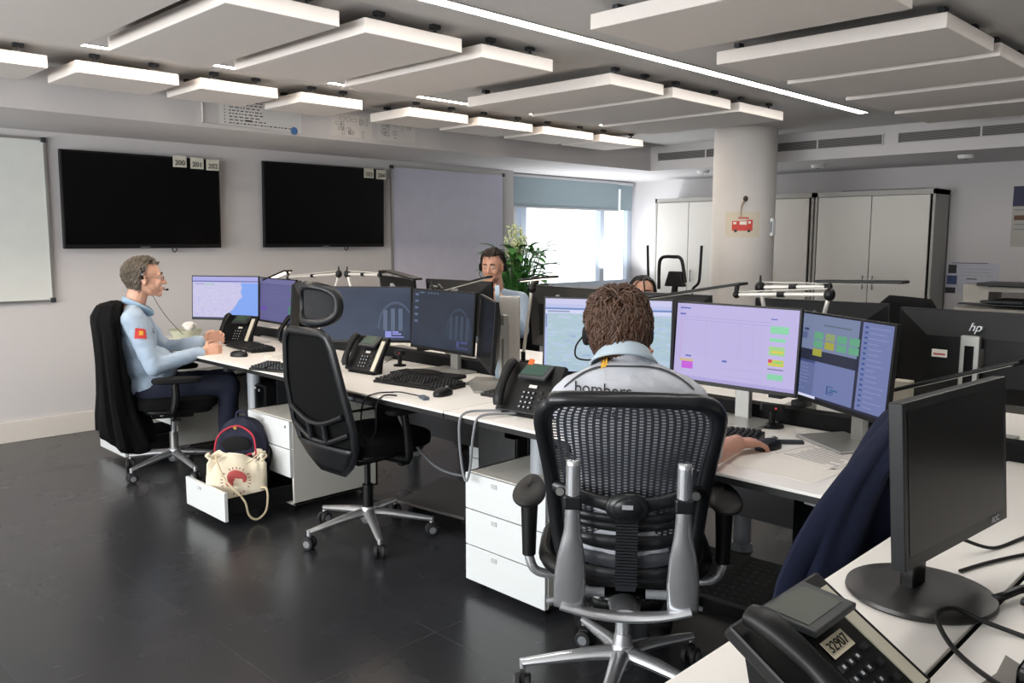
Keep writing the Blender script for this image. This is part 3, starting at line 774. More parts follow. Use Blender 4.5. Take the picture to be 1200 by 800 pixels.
mouse(2.40, 4.70, R(-60), 'black mouse in front of the grey-haired man\'s hands')
mouse(2.45, 2.87, R(10), 'black mouse at the end of the keyboard behind the empty chair')
mouse(2.60, 1.345, R(-10), 'black mouse under the bombers man\'s hand')
# closed laptop-like black rest beyond the keyboard
t = empty('wrist_rest', (2.74, 3.33, DZ), R(12), 'flat black rest lying between the keyboard and the dark screens', 'wrist rest')
MB().box((0, 0, .009), (.14, .40, .018)).build('pad', BLKM, t, bevel=.006); MB().ell((0, .02, .02), (.05, .12, .016)).build('cushion', BLKM, t, smooth=True)
t = empty('small_keypad', (2.62, 2.70, DZ), R(5), 'small black numeric keypad in front of the grey partition post', 'keypad')
MB().box((0, 0, .007), (.1, .1, .014)).build('keypad_base', BLK, t, bevel=.002)
k = MB()
for i in range(4):
    for j in range(4): k.box((-.033+.022*i, -.033+.022*j, .017), (.017, .017, .007), top=.85)
k.build('keys', MATS['key_black'], t)
def paper_stack(x, y, rz, label, w=.21, l=.297, n=4, cat='papers', z=DZ, nm='paper_stack', lines=True, m=PAPER):
    t = empty(nm, (x, y, z), rz, label, cat); r_ = random.Random(x*7+y)
    b = MB()
    for k in range(n): b.box((r_.uniform(-.006, .006), r_.uniform(-.006, .006), .0008+k*.0016), (l, w, .0014), r_.uniform(-.05, .05))
    b.build('sheets', m, t)
    if lines:
        q = MB()
        for k in range(14): q.box((.12-k*.018, r_.uniform(-.02, .01), n*.0016+.0006), (.004, w*r_.uniform(.5, .8), .0004))
        for s_ in (-1, 1): q.box((0, s_*w*.44, n*.0016+.0006), (l*.9, .0015, .0004))
        q.build('printed_lines', mat('grey_print', '#77757a', .8), t)
    return t
paper_stack(2.66, 1.16, R(-12), 'printed form lying on the desk beside the man\'s mouse hand', w=.24, l=.3, n=2)
paper_stack(2.42, 1.22, R(-4), 'blank white sheets at the desk edge under the man\'s forearm', w=.36, l=.2, n=1, lines=False)
paper_stack(2.84, 2.98, R(30), 'small pile of dark-edged papers beside the edge-on dark monitor', n=6, m=mat('grey_paper', '#8a8680', .7), lines=False, w=.17, l=.2)
paper_stack(2.72, 5.22, R(30), 'loose papers on the grey-haired man\'s desk under his keyboard', n=3)
paper_stack(2.62, 4.45, R(-20), 'sheets of paper between the two keyboards of the grey-haired man', n=3)
paper_stack(3.36, 2.68, R(10), 'white papers on the opposite desk seen beside the partition post', n=8)
paper_stack(3.48, 1.06, 0, 'white papers on the opposite desk under the stickered monitor back', n=10, w=.25)
o = MB().box((0, 0, .006), (.03, .1, .012)).build('marker_pen', DGREY, bevel=.004); o.location = (2.72, 1.33, DZ); o.rotation_euler = (0, 0, R(40)); tag(o, 'short dark pen lying beside the printed form', 'pen')
# usb adapter with hanging cable
t = empty('adapter_dongle', (2.33, 2.86, DZ), R(70), 'small grey-blue adapter lying at the edge of the empty desk', 'adapter')
MB().box((0, 0, .008), (.07, .03, .014)).build('case', mat('adapter_blue', '#4a5560', .5), t, bevel=.004)
MB().tube([(.035, 0, .008), (.09, .03, .01), (.15, .06, .012), (.2, .085, .006)], .003, 8, 5).build('cable', BLK, t, smooth=True)
t = empty('loose_cable', (2.2, 3.05, DZ), 0, 'thin black cable looping over the desk edge below the adapter', 'cable')
MB().tube([(.12, .02, .006), (.04, .04, .008), (-.015, .06, -.02), (-.02, .08, -.14), (-.02, .03, -.2), (-.02, -.03, -.15), (-.012, -.03, -.03), (.03, -.03, .008), (.08, -.06, .006)], .0035, 8, 6).build('wire', BLK, t, smooth=True)
t = empty('desk_cable', (2.5, 2.9, 0), 0, 'grey cable sagging from under the empty desk towards the computer', 'cable')
MB().tube([(-.12, .25, .7), (-.08, .22, .55), (.0, .1, .38), (.1, -.02, .33), (.19, -.14, .36), (.22, -.2, .44)], .006, 8, 6).build('wire', GREY, t, smooth=True)

# ================================================================== TELEPHONES
def phone(x, y, yaw, label, z=DZ, tilt=38, strip=True, tagtxt=None, lcdm=None, extra=None, s=1.0):
    """yaw = direction the phone faces (towards its user)"""
    t = empty('desk_telephone', (x, y, z), R(yaw), label, 'telephone', None)
    W, H = .25*s, .2*s
    T = Matrix.Translation((.075*s, 0, .012)) @ Matrix.Rotation(-R(90-tilt), 4, 'Y')  # local: y across (viewer right), z up the face, x out
    T = Matrix.Translation((.08*s, 0, .018)) @ Matrix.Rotation(-R(90-tilt), 4, 'Y')
    b = MB(T); b.box((-.012, 0, H/2), (.024, W, H)); b.build('body', BLK, t, bevel=.005)
    f = MB(); zt = .018+H*math.sin(R(tilt)); xt = .08*s-H*math.cos(R(tilt))
    f.add([(xt+.03, -W*.4, 0), (.075*s, -W*.4, 0), (.075*s, W*.4, 0), (xt+.03, W*.4, 0), (xt+.005, -W*.4, zt-.03), (xt+.02, -W*.4, zt-.04), (xt+.02, W*.4, zt-.04), (xt+.005, W*.4, zt-.03)],
          [(0, 3, 2, 1), (4, 5, 6, 7), (0, 1, 5, 4), (1, 2, 6, 5), (2, 3, 7, 6), (3, 0, 4, 7)])
    f.build('stand', BLKM, t)
    # handset on the user's left
    h = MB(T)
    h.tube([(.02, -W*.40, .012*s), (.034, -W*.41, .04*s), (.040, -W*.41, H*.5), (.034, -W*.41, H-.035*s), (.02, -W*.40, H-.008*s)], [.019*s, .022*s, .017*s, .022*s, .019*s], 14, 5, flat=.75, up=(1, 0, 0))
    hs = h.build('handset', BLK, t, smooth=True)
    l = MB(T @ Matrix.Translation((.004, W*.06, H*.78)) @ Matrix.Rotation(R(-26), 4, 'Y')); l.box((.012, 0, 0), (.012, W*.5, H*.4)); d = l.build('display_frame', DGREY, t, bevel=.003)
    l = MB(T @ Matrix.Translation((.004, W*.06, H*.78)) @ Matrix.Rotation(R(-26), 4, 'Y')); l.box((.0188, -.006, .004), (.001, W*.4, H*.29)); l.build('display', lcdm or mat('lcd_green', '#3d4f44', .25), d)
    k = MB(T)
    for r in range(4):
        for c in range(3): k.box((.003, -W*.06+c*.021*s, H*.40-r*.019*s), (.006, .014*s, .010*s), top=.9)
    k.build('keypad', mat('phone_key', '#24262a', .45), t)
    k = MB(T)
    for r in range(3): k.box((.003, W*.24, H*.42-r*.026*s), (.006, .012*s, .009*s))
    k.build('function_keys', MATS['phone_key'], t)
    kk = MB(T)
    for r in range(4):
        for c in range(3): kk.box((.0065, -W*.06+c*.021*s, H*.40-r*.019*s), (.0006, .005*s, .005*s))
    kk.build('key_marks', mat('key_mark', '#c9ccd0', .6), t)
    if strip:
        q = MB(T); q.box((.001, W*.39, H*.45), (.003, W*.11, H*.86)); q.build('directory_strip', mat('strip_paper', '#d5d0bd', .6), t, label='pale paper strip')
    if tagtxt:
        q = MB(T); q.box((.0035, W*.07, H*.53), (.001, .062*s, .026*s)); p = q.build('number_sticker', mat('tag_paper', '#dcd3b8', .6), t)
        M_ = T @ Matrix.Translation((.0045, W*.07, H*.53)) @ Matrix.Rotation(PI/2, 4, 'Z') @ Matrix.Rotation(PI/2, 4, 'X')
        text('numerals', tagtxt, .021*s, INK if False else EDGE, M_, p)
    else:
        q = MB(T); q.box((.0035, W*.06, H*.53), (.001, .035*s, .012*s)); q.build('number_sticker', PAPER, t)
    if extra: extra(t, T, W, H)
    return t
def orange_led(t, T, W, H):
    q = MB(T); q.box((.006, -W*.12, H*1.0), (.012, .02, .024)); q.build('message_lamp', emi('orange_lamp', '#e8763a', 1.1), t)
phone(2.45, 2.30, 186, 'black desk telephone with a glowing orange lamp beside the mesh chair', tilt=58, lcdm=mat('lcd_teal', '#2c4a40', .3), extra=orange_led, strip=False, s=1.1)
phone(2.62, 3.66, 185, 'black telephone with a white strip partly behind the empty headrest chair', tilt=60)
phone(2.72, 5.27, 200, 'black telephone with a white strip before the grey-haired man', tilt=60)
phone(3.0, 5.02, 185, 'black telephone under the dim purple monitor', tilt=50, strip=False)
phone(1.215, .50, 270, 'large black telephone labelled 32907 on the near white desk', tilt=32, tagtxt='32907', s=1.16, lcdm=mat('lcd_grey', '#5a6058', .25))
# curled cord of the centre telephone hanging over the edge
t = empty('telephone_cord', (2.3, 2.4, DZ), 0, 'grey looped cord hanging over the desk edge from the lamp-lit telephone', 'cable')
MB().tube([(.12, -.05, .01), (.02, .04, .012), (-.07, .08, .008), (-.095, .085, -.05), (-.095, .07, -.2), (-.095, .045, -.26), (-.095, .02, -.2), (-.095, .0, -.06), (-.07, -.01, .008), (.03, -.05, .012), (.1, -.09, .01)], .0055, 8, 7).build('cord', GREY, t, smooth=True)
# ================================================================== NEAR COUNTER
t = desk(.80, 3.04, .432, .725, 'near white desk carrying the switched-off monitor, back strip beyond the dark joint', [(-.9, 0), (1.1, 0)], 'near white desks pushed together')
t = desk(.80, 3.04, -.75, .426, 'near white desk in front of the dark joint with loose cables', [(-.9, -.4), (1.1, -.4), (1.1, .4)], 'near white desks pushed together')
o = MB().prism([(0, 0), (.16, -.03), (.16, .10), (.10, .05)], .004).build('desk_flap', mat('flap_grey', '#77726c', .6)); o.location = (1.372, .365, DZ+.0005); o.rotation_euler = (0, 0, R(-35)); tag(o, 'grey triangular cable flap at the bottom edge of the photo', 'cable flap')
t = empty('black_box', (1.60, .235, DZ), R(0), 'black box at the corner of the near desk beside the cables', 'box')
MB().box((0, 0, .02), (.3, .16, .04)).build('case', BLKG, t, bevel=.006); MB().box((-.05, 0, .0415), (.12, .1, .002)).build('top_plate', BLKM, t)
def cable(name, pts, r, label, m=BLK, sm=7):
    p0 = Vector(pts[0]); t = MB().tube([Vector(p)-p0 for p in pts], r, 8, sm).build(name, m, smooth=True); t.location = p0
    return tag(t, label, 'cable')
zc = DZ+.005
cable('cable', [(1.90, .53, zc), (2.0, .50, zc), (2.12, .45, zc), (2.22, .38, zc)], .004, 'black cable running back from under the switched-off monitor')
cable('cable', [(2.02, .56, zc+.03), (2.1, .52, zc), (2.22, .49, zc), (2.4, .45, zc)], .004, 'second black cable leaving behind the switched-off monitor')
cable('cable', [(1.42, .26, zc), (1.44, .34, zc+.004), (1.50, .42, zc+.01), (1.585, .475, zc+.02), (1.64, .465, zc+.022), (1.655, .42, zc+.008), (1.66, .36, zc), (1.65, .30, zc)], .0045, 'black cable looped over the round stand of the near monitor')
cable('cable_bundle', [(1.79, .44, zc), (1.80, .42, zc+.01), (1.86, .40, zc+.012), (1.84, .375, zc+.01), (1.80, .385, zc+.008), (1.83, .36, zc+.006), (1.90, .34, zc+.004)], .0085, 'black tied cable bundle on the near desk', sm=5)

# ================================================================== CHAIRS
RUB = mat('caster_rubber', '#1c1c1e', .6)
def star(t, off, R_=.31, arm_m=BRUSH, z=.10, w=.024, wheel=GREY):
    for k in range(5):
        a = R(off+72*k); c, s_ = math.cos(a), math.sin(a)
        b = MB(); b.tube([(c*.02, s_*.02, z+.02), (c*.12, s_*.12, z+.012), (c*R_, s_*R_, z-.018)], [w*1.25, w, w*.62], 10, 4, flat=.8)
        b.cyl((c*R_, s_*R_, z-.035), (c*R_, s_*R_, z-.008), .011, seg=12)
        arm = b.build('base_arm', arm_m, t, smooth=True)
        M_ = Matrix.Translation((c*R_, s_*R_, .03)) @ Matrix.Rotation(a+R(50+37*k), 4, 'Z')
        q = MB(M_)
        for d in (-1, 1): q.lathe([(.012, -.009), (.026, -.009), (.030, -.005), (.030, .005), (.026, .009), (.012, .009)], seg=20) if False else None
        for d in (-1, 1):
            q.tube([(0, d*.007, 0), (0, d*.010, 0), (0, d*.022, 0), (0, d*.026, 0)], [.026, .03, .03, .026], 20)
        q.tube([(0, -.008, .0), (0, .008, .0)], .012, 12); q.box((0, 0, .02), (.03, .016, .03))
        ca = q.build('caster', RUB, t, smooth=True)
        q = MB(M_)
        for d in (-1, 1): q.tube([(0, d*.026, 0), (0, d*.0275, 0)], [.017, .016], 18)
        q.build('wheel_disc', wheel, ca, smooth=True)
    MB().lathe([(.03, z-.03), (.04, z-.01), (.042, z+.03), (.032, z+.05)]).build('base_hub', arm_m, t, smooth=True)
def interp(tab, z):
    for i in range(len(tab)-1):
        if tab[i][0] <= z <= tab[i+1][0]:
            k = (z-tab[i][0])/(tab[i+1][0]-tab[i][0]); return tab[i][1]+(tab[i+1][1]-tab[i][1])*k
    return tab[0][1] if z < tab[0][0] else tab[-1][1]
def seat(t, zs=.49, w=.49, d=.47, x=.03, m=FABB):
    b = MB(); b.ell((x, 0, zs), (d/2, w/2, .045), nu=28, nv=12, p=.45); b.build('seat', m, t, smooth=True)
    b = MB(); b.ell((x, 0, zs-.045), (d/2-.03, w/2-.03, .022), nu=24, nv=8, p=.4); b.box((0, 0, zs-.08), (.24, .18, .05)); b.build('seat_pan', BLK, t, smooth=True, bevel=.01)
    l = MB(); l.cyl((0, -.09, zs-.08), (.02, -.24, zs-.085), .007, seg=8); l.box((.02, -.25, zs-.085), (.05, .03, .012)); l.build('lever', BLK, t)
def mesh_mat(name, hexc, k=150, open_=.35, al=True):
    m = bpy.data.materials.new(name); m.use_nodes = True; nt = m.node_tree; b = nt.nodes['Principled BSDF']
    b.inputs['Base Color'].default_value = lin(hexc); b.inputs['Roughness'].default_value = .55
    tc = nt.nodes.new('ShaderNodeTexCoord'); mp = nt.nodes.new('ShaderNodeMapping'); mp.inputs['Rotation'].default_value = (0, 0, PI/2); mp.inputs['Scale'].default_value = (k*.42, k, 1)
    nt.links.new(tc.outputs['UV'], mp.inputs[0])
    br = nt.nodes.new('ShaderNodeTexBrick'); br.offset = .5; br.inputs['Scale'].default_value = 1; br.inputs['Mortar Size'].default_value = .5*open_; br.inputs['Mortar Smooth'].default_value = 0
    br.inputs['Brick Width'].default_value = 1; br.inputs['Row Height'].default_value = 1
    nt.links.new(mp.outputs[0], br.inputs[0])
    nt.links.new(br.outputs['Fac'], b.inputs['Alpha'])
    return m

# --- empty chair with a headrest
def headrest_chair(loc, rz, label, off=28):
    t = empty('office_chair', loc, R(rz), label, 'office chair')
    star(t, off-rz)
    MB().tube([(0, 0, .11), (0, 0, .26)], .026, 16).build('column_cover', BLK, t, smooth=True)
    MB().tube([(0, 0, .24), (0, 0, .43)], .015, 14).build('gas_column', BLKG, t, smooth=True)
    seat(t)
    W = [(.37, .085), (.42, .15), (.50, .215), (.60, .235), (.80, .215), (.97, .18), (1.015, .16), (1.035, .12)]
    def xb(z, y): return -.20-.13*(z-.37)/.66 - .03*math.sin((z-.37)*4.5) + .35*y*y
    ring = [(W[i][1], W[i][0]) for i in range(len(W))]; ring = [(-a, z) for a, z in ring][::-1] + [(a, z) for a, z in ring]
    f = MB(); pts = [(xb(z, y), y, z) for y, z in ring]; f.tube(pts, .021, 10, closed=True, flat=.75, up=(1, 0, 0)); f.build('back_frame', mat('chair_frame', '#14161a', .38), t, smooth=True)
    def fn(u, v):
        z = .375+(1.03-.375)*v; y = (2*u-1)*interp(W, z); return (xb(z, y)+.006, y, z)
    MB().surf(fn, 16, 24).build('back_mesh', mat('back_mesh_dark', '#060708', .9, spec=.2), t, smooth=True, solid=.006)
    # lower solid bib with its chevron and lumbar openings
    def fb(u, v):
        z = .375+.13*v; y = (2*u-1)*interp(W, z); return (xb(z, y)-.014, y, z)
    MB().surf(fb, 12, 5).build('lower_shell', mat('chair_frame', '#16181b', .38), t, smooth=True, solid=.012)
    q = MB()
    q.tube([(xb(.66, .2)-.012, -.2, .665), (xb(.61, .1)-.02, -.08, .62), (xb(.6, 0)-.02, 0, .61), (xb(.61, .1)-.02, .08, .62), (xb(.66, .2)-.012, .2, .665)], .012, 8, 4)
    q.tube([(xb(.56, .2)-.012, -.21, .58), (xb(.53, .1)-.02, -.08, .53), (xb(.5, 0)-.02, 0, .52), (xb(.53, .1)-.02, .08, .53), (xb(.56, .2)-.012, .21, .58)], .012, 8, 4)
    for y in (-.06, .06): q.tube([(xb(.6, y)-.02, y, .62), (xb(.53, y)-.02, y, .53)], .014, 8)
    q.build('lumbar_support', MATS['chair_frame'], t, smooth=True)
    # headrest
    h = MB(); hp = []
    for k in range(32):
        a = 2*PI*k/32; y = .135*math.copysign(abs(math.cos(a))**.7, math.cos(a)); z = 1.155+.085*math.copysign(abs(math.sin(a))**.75, math.sin(a))
        hp.append((-.30+3.2*y*y, y, z))
    h.tube(hp, .019, 10, closed=True, flat=1.2, up=(1, 0, 0)); hr = h.build('headrest', MATS['chair_frame'], t, smooth=True)
    def fh(u, v):
        a = 2*PI*u; rr = v; y = .13*rr*math.copysign(abs(math.cos(a))**.7, math.cos(a)); z = 1.155+.08*rr*math.copysign(abs(math.sin(a))**.75, math.sin(a))
        return (-.292+3.2*y*y+.0*rr, y, z)
    MB().surf(fh, 32, 6, closeu=True).build('headrest_pad', mat('headrest_cloth', '#17191d', .8), hr, smooth=True, solid=.012)
    q = MB(); q.tube([(xb(.9, 0)+.03, 0, .90), (xb(1.0, 0)+.02, 0, 1.0), (-.29, 0, 1.05), (-.275, 0, 1.12)], [.02, .026, .024, .018], 10, 4, flat=.5, up=(1, 0, 0)); q.build('headrest_bracket', BLK, t, smooth=True)
    q = MB(); q.tube([(-.02, 0, .42), (-.16, 0, .40), (-.225, 0, .46), (-.235, 0, .56)], [.03, .03, .024, .02], 10, 4); q.build('back_bracket', BLK, t, smooth=True)
    for s_ in (-1, 1):
        q = MB(); q.tube([(.02, s_*.18, .43), (.03, s_*.27, .43), (.02, s_*.285, .50), (.0, s_*.285, .655)], [.018, .02, .02, .016], 10, 4); a = q.build('armrest', BLK, t, smooth=True)
        q = MB(); q.ell((.02, s_*.285, .665), (.12, .042, .016), nu=20, nv=8, p=.6); q.build('arm_pad', BLKM, a, smooth=True)
    return t
CE = headrest_chair((2.33, 3.30, 0), 2, 'empty black office chair with a headrest and silver five-star base')
# --- grey-haired man's chair
def plain_chair(loc, rz, label, off=0, arms=True, top=1.02):
    t = empty('office_chair', loc, R(rz), label, 'office chair')
    star(t, off-rz)
    MB().tube([(0, 0, .11), (0, 0, .25)], .026, 16).build('column_cover', SILVER, t, smooth=True)
    MB().tube([(0, 0, .24), (0, 0, .43)], .015, 14).build('gas_column', CHROME, t, smooth=True)
    seat(t, .46)
    q = MB()
    for s_ in (-1, 1): q.cyl((-.06, s_*.1, .40), (-.06, s_*.2, .40), .013, seg=12)
    q.box((-.02, 0, .40), (.22, .16, .05)); q.build('tilt_mechanism', SILVER, t, bevel=.006)
    W = [(.48, .2), (.6, .23), (.85, .22), (top-.04, .18), (top, .12)]
    def fn(u, v):
        z = .48+(top-.48)*v; y = (2*u-1)*interp(W, z); return (-.25-.12*(z-.48)+.3*y*y, y, z)
    MB().surf(fn, 14, 14).build('backrest', FABB, t, smooth=True, solid=.05)
    q = MB(); q.tube([(-.05, 0, .40), (-.2, 0, .38), (-.29, 0, .5), (-.32, 0, .7)], .022, 10, 4); q.build('back_bracket', BLK, t, smooth=True)
    if arms:
        for s_ in (-1, 1):
            q = MB(); q.tube([(.0, s_*.16, .41), (.0, s_*.27, .42), (.02, s_*.29, .50), (.02, s_*.29, .60)], [.02, .022, .026, .022], 10, 4, flat=1.3); a = q.build('armrest', BLK, t, smooth=True)
            q = MB(); q.ell((.03, s_*.29, .62), (.14, .045, .02), nu=20, nv=8, p=.55); q.build('arm_pad', BLKM, a, smooth=True)
    return t
CM = plain_chair((2.15, 5.1, 0), -23, 'black swivel chair under the grey-haired man', off=-20)
plain_chair((4.32, 4.42, 0), 205, 'black office chair of the young man by the plant', off=10, arms=False, top=1.0)
plain_chair((4.45, 3.1, 0), 195, 'black office chair of the dark-haired woman', off=10, arms=False, top=.98)
plain_chair((4.15, 1.72, 0), 150, 'empty black chair whose rounded top shows above the opposite monitors', off=30, top=1.16)

# --- mesh chair of the bombers man
def mesh_chair(loc, rz, label, off=62):
    t = empty('mesh_office_chair', loc, R(rz), label, 'office chair')
    star(t, off-rz, R_=.32, arm_m=CHROME, z=.115, w=.026, wheel=GREY)
    MB().tube([(0, 0, .14), (0, 0, .18), (0, 0, .2)], [.034, .03, .026], 20).build('column_collar', BRUSH, t, smooth=True)
    MB().tube([(0, 0, .16), (0, 0, .34)], .024, 18).build('gas_column', CHROME, t, smooth=True)
    b = MB(); b.ell((0.01, 0, .36), (.17, .13, .055), nu=24, nv=10, p=.6); b.build('tilt_housing', BLKG, t, smooth=True)
    # seat: rim and mesh
    rim = []
    for k in range(36):
        a = 2*PI*k/36; x = .24*math.copysign(abs(math.cos(a))**.55, math.cos(a)); y = .25*math.copysign(abs(math.sin(a))**.55, math.sin(a))
        rim.append((.05+x, y, .455+.35*y*y-(.045 if x > .2 else 0)))
    q = MB(); q.tube(rim, .02, 10, closed=True, flat=1.2, up=(0, 0, 1)); q.build('seat_frame', BLK, t, smooth=True)
    def fs(u, v):
        a = 2*PI*u; x = .235*v*math.copysign(abs(math.cos(a))**.55, math.cos(a)); y = .245*v*math.copysign(abs(math.sin(a))**.55, math.sin(a))
        return (.05+x, y, .44+.35*y*y-.02*(1-v))
    MB().surf(fs, 36, 6, closeu=True).build('seat', FABB, t, smooth=True, solid=.008)
    W = [(.47, .15), (.52, .185), (.60, .203), (.70, .213), (.80, .225), (.90, .24), (.95, .244), (.985, .235), (1.01, .21), (1.022, .165)]
    def xb(z, y): return -.195-.16*(z-.47)/.55+.035*math.sin((z-.47)/.55*PI) + .9*y*y*max(0, 1-(z-.47)/1.0)
    ring = [(W[i][1], W[i][0]) for i in range(len(W))]; ring = [(-a, z) for a, z in ring][::-1] + [(a, z) for a, z in ring]
    pts = smoothpath([(xb(z, y), y, z) for y, z in ring] + [(xb(ring[0][1], ring[0][0]), ring[0][0], ring[0][1])], 3)[:-1]
    f = MB(); f.tube(pts, .023, 12, closed=True, flat=.85, up=(1, 0, 0)); f.build('back_frame', mat('chair_black', '#15171a', .3), t, smooth=True)
    f = MB(); f.tube([p+Vector((.004, -p.y*.085, (.76-p.z)*.05)) for p in pts], .007, 8, closed=True); f.build('back_trim', DGREY, t, smooth=True)
    def fn(u, v):
        z = .475+(1.015-.475)*v; y = (2*u-1)*interp(W, z); return (xb(z, y)+.004, y, z)
    MB().surf(fn, 20, 28).build('back_mesh', mesh_mat('pellicle', '#2c2f35', 58, .46), t, smooth=True)
    # lumbar pad assembly
    q = MB(); q.tube([(xb(.73, .21)-.02, -.21, .745), (xb(.73, .16)-.035, -.16, .735), (xb(.72, .08)-.04, -.08, .715), (xb(.71, 0)-.045, 0, .705), (xb(.72, .08)-.04, .08, .715), (xb(.73, .16)-.035, .16, .735), (xb(.73, .21)-.02, .21, .745)], [.016, .022, .02, .028, .02, .022, .016], 12, 5, flat=.5, up=(1, 0, 0))
    L = q.build('lumbar_bar', MATS['chair_black'], t, smooth=True)
    q = MB(); q.ell((xb(.71, 0)-.055, 0, .705), (.02, .062, .046), nu=28, nv=12); q.ell((xb(.71, 0)-.072, 0, .708), (.01, .04, .03), nu=24, nv=10); q.build('lumbar_boss', MATS['chair_black'], L, smooth=True)
    q = MB(); q.box((xb(.71, 0)-.083, 0, .715), (.003, .03, .012)); q.build('badge', LGREY, L)
    for s_ in (-1, 1):
        q = MB(); q.cyl((xb(.73, .2)-.045, s_*.19, .738), (xb(.73, .2)-.055, s_*.19, .738), .012, seg=16); q.build('adjuster_knob', SILVER, L, smooth=True)
    # black lower support pads (horizontal bands seen behind the spine)
    for k, z in enumerate((.66, .635, .585, .53, .485)):
        q = MB(); w_ = .18-.006*k
        q.tube([(xb(z, w_)-.012, -w_, z+.01), (xb(z, .1)-.02, -.1, z), (xb(z, 0)-.02, 0, z-.006), (xb(z, .1)-.02, .1, z), (xb(z, w_)-.012, w_, z+.01)], [.008, .012, .014, .012, .008] if k < 2 else [.012, .02, .024, .02, .012], 8, 4, flat=.4, up=(1, 0, 0))
        q.build('back_band', MATS['chair_black'] if k != 3 else mat('band_grey', '#3b3e44', .35), t, smooth=True)
    # ribbed spine
    q = MB()
    for k in range(22):
        z = .665-k*.0095; q.box((xb(z, 0)-.058, 0, z), (.022, .062, .0062))
    q.box((xb(.56, 0)-.048, 0, .565), (.012, .056, .23)); q.build('spine', mat('spine_black', '#202226', .4), t)
    # polished uprights
    for s_ in (-1, 1):
        def up(u, v, s_=s_):
            z = .40+.46*(1-v)          # v 0 top -> 1 bottom
            w_ = interp([(0, .013), (.3, .014), (.45, .018), (.62, .034), (.8, .042), (1, .040)], v)
            cy = interp([(0, .148), (.45, .15), (.8, .158), (1, .162)], v)
            x = interp([(0, -.375), (.3, -.36), (.55, -.335), (.8, -.30), (1, -.27)], v)
            return (x+abs(2*u-1)**2*.012, s_*cy+(2*u-1)*w_, z)
        q = MB(); q.surf(up, 8, 26); q.build('back_upright', CHROME, t, smooth=True, solid=.016)
        q = MB(); q.box((-.358, s_*.149, .74), (.03, .05, .04)); q.build('upright_clamp', MATS['chair_black'], t, bevel=.006)
        # arm
        q = MB(); q.tube([(-.02, s_*.12, .40), (-.05, s_*.22, .405), (-.06, s_*.275, .42), (-.06, s_*.295, .46), (-.055, s_*.297, .49)], .015, 12, 6); a = q.build('arm_tube', CHROME, t, smooth=True)
        q = MB(); q.tube([(-.057, s_*.297, .47), (-.055, s_*.297, .56), (-.05, s_*.297, .655)], [.021, .024, .028], 14, flat=1.1); q.build('armrest', BLK, t, smooth=True)
        def pad(u, v, s_=s_):
            a_ = 2*PI*u; x = .13*math.cos(a_); w_ = .050+.012*(-math.cos(a_))
            b_ = -PI/2+PI*v
            return (-.03+x*math.cos(b_)**.5, s_*.297+w_*math.sin(a_)*math.cos(b_)**.5, .675+.02*math.sin(b_)-.015*(1-math.cos(a_))*.5)
        q = MB(); q.surf(pad, 28, 10, closeu=True); q.build('arm_pad', mat('arm_pad_black', '#1d1b1a', .7), t, smooth=True)
    q = MB(); q.tube([(-.272, -.185, .405), (-.27, -.1, .385), (-.262, 0, .375), (-.27, .1, .385), (-.272, .185, .405)], [.02, .022, .026, .022, .02], 14, 6, flat=.6, up=(0, 0, 1))
    q.tube([(-.26, 0, .375), (-.15, 0, .37), (-.03, 0, .36)], [.04, .05, .06], 14, flat=.5); q.build('back_yoke', BRUSH, t, smooth=True)
    for s_ in (-1, 1):
        MB().cyl((-.2, s_*.06, .42), (-.2, s_*.13, .42), .014, seg=12).build('tilt_knob', GREY, t, smooth=True); MB().cyl((-.06, s_*.17, .335), (-.05, s_*.24, .315), .008, seg=8).build('lever', GREY, t, smooth=True)
    return t
CC = mesh_chair((2.06, 1.54, 0), 38, 'black mesh-backed office chair with polished uprights carrying the bombers man')

# --- chair with the navy jacket
plain_chair((2.42, .50, 0), -92, 'black chair hidden under the navy jacket at the near desk', off=20, arms=False, top=.93)

def cloth(name, rows, m, label, cat, nu=64, fold=.012, nf=9, seed=1, solid=.012, loc=(0, 0, 0), rz=0, cap=True, hem=None):
    """rows: (z, cx, cy, ax, ay) rings from top to bottom; garment draped over something"""
    rnd = random.Random(seed); ph = [rnd.uniform(0, 6.28) for _ in range(4)]
    def fn(u, v):
        k = v*(len(rows)-1); i = min(int(k), len(rows)-2); f_ = k-i
        a = [rows[i][j]+(rows[i+1][j]-rows[i][j])*f_ for j in range(5)]
        th = 2*PI*u; c, s_ = math.cos(th), math.sin(th)
        c = math.copysign(abs(c)**.8, c); s_ = math.copysign(abs(s_)**.8, s_)
        w_ = fold*(.25+v)*(math.sin(nf*th+ph[0]+2*v)+.6*math.sin((nf*1.7//1)*th+ph[1]-3*v)) + fold*.5*math.sin(3*th+ph[2]+7*v)
        z = a[0]
        if hem: z += hem(th)*v*v
        return (a[1]+(a[3]+w_)*c, a[2]+(a[4]+w_)*s_, z)
    b = MB(); nv = 22; b.surf(fn, nu, nv, closeu=True)
    if cap: b.f.append(list(range(nu))); b.mi.append(0)
    o = b.build(name, m, smooth=True, solid=solid, label=label); o.location = loc; o.rotation_euler = (0, 0, rz)
    if cat: tag(o, label, cat)
    return o
# grey-haired man's jacket over his chair back (local frame of that chair)
cloth('jacket', [(1.065, -.29, .0, .035, .15), (1.05, -.32, 0, .06, .20), (.98, -.335, 0, .075, .235), (.86, -.325, 0, .075, .25), (.7, -.315, 0, .08, .255), (.5, -.30, 0, .10, .25), (.36, -.28, -.01, .13, .24), (.24, -.26, -.02, .15, .22)],
      JACK, 'black jacket hung over the back of the grey-haired man\'s chair', 'jacket', loc=(2.15, 5.1, 0), rz=R(-23), seed=3, hem=lambda th: .05*math.sin(2*th+1)-.03*math.cos(th))
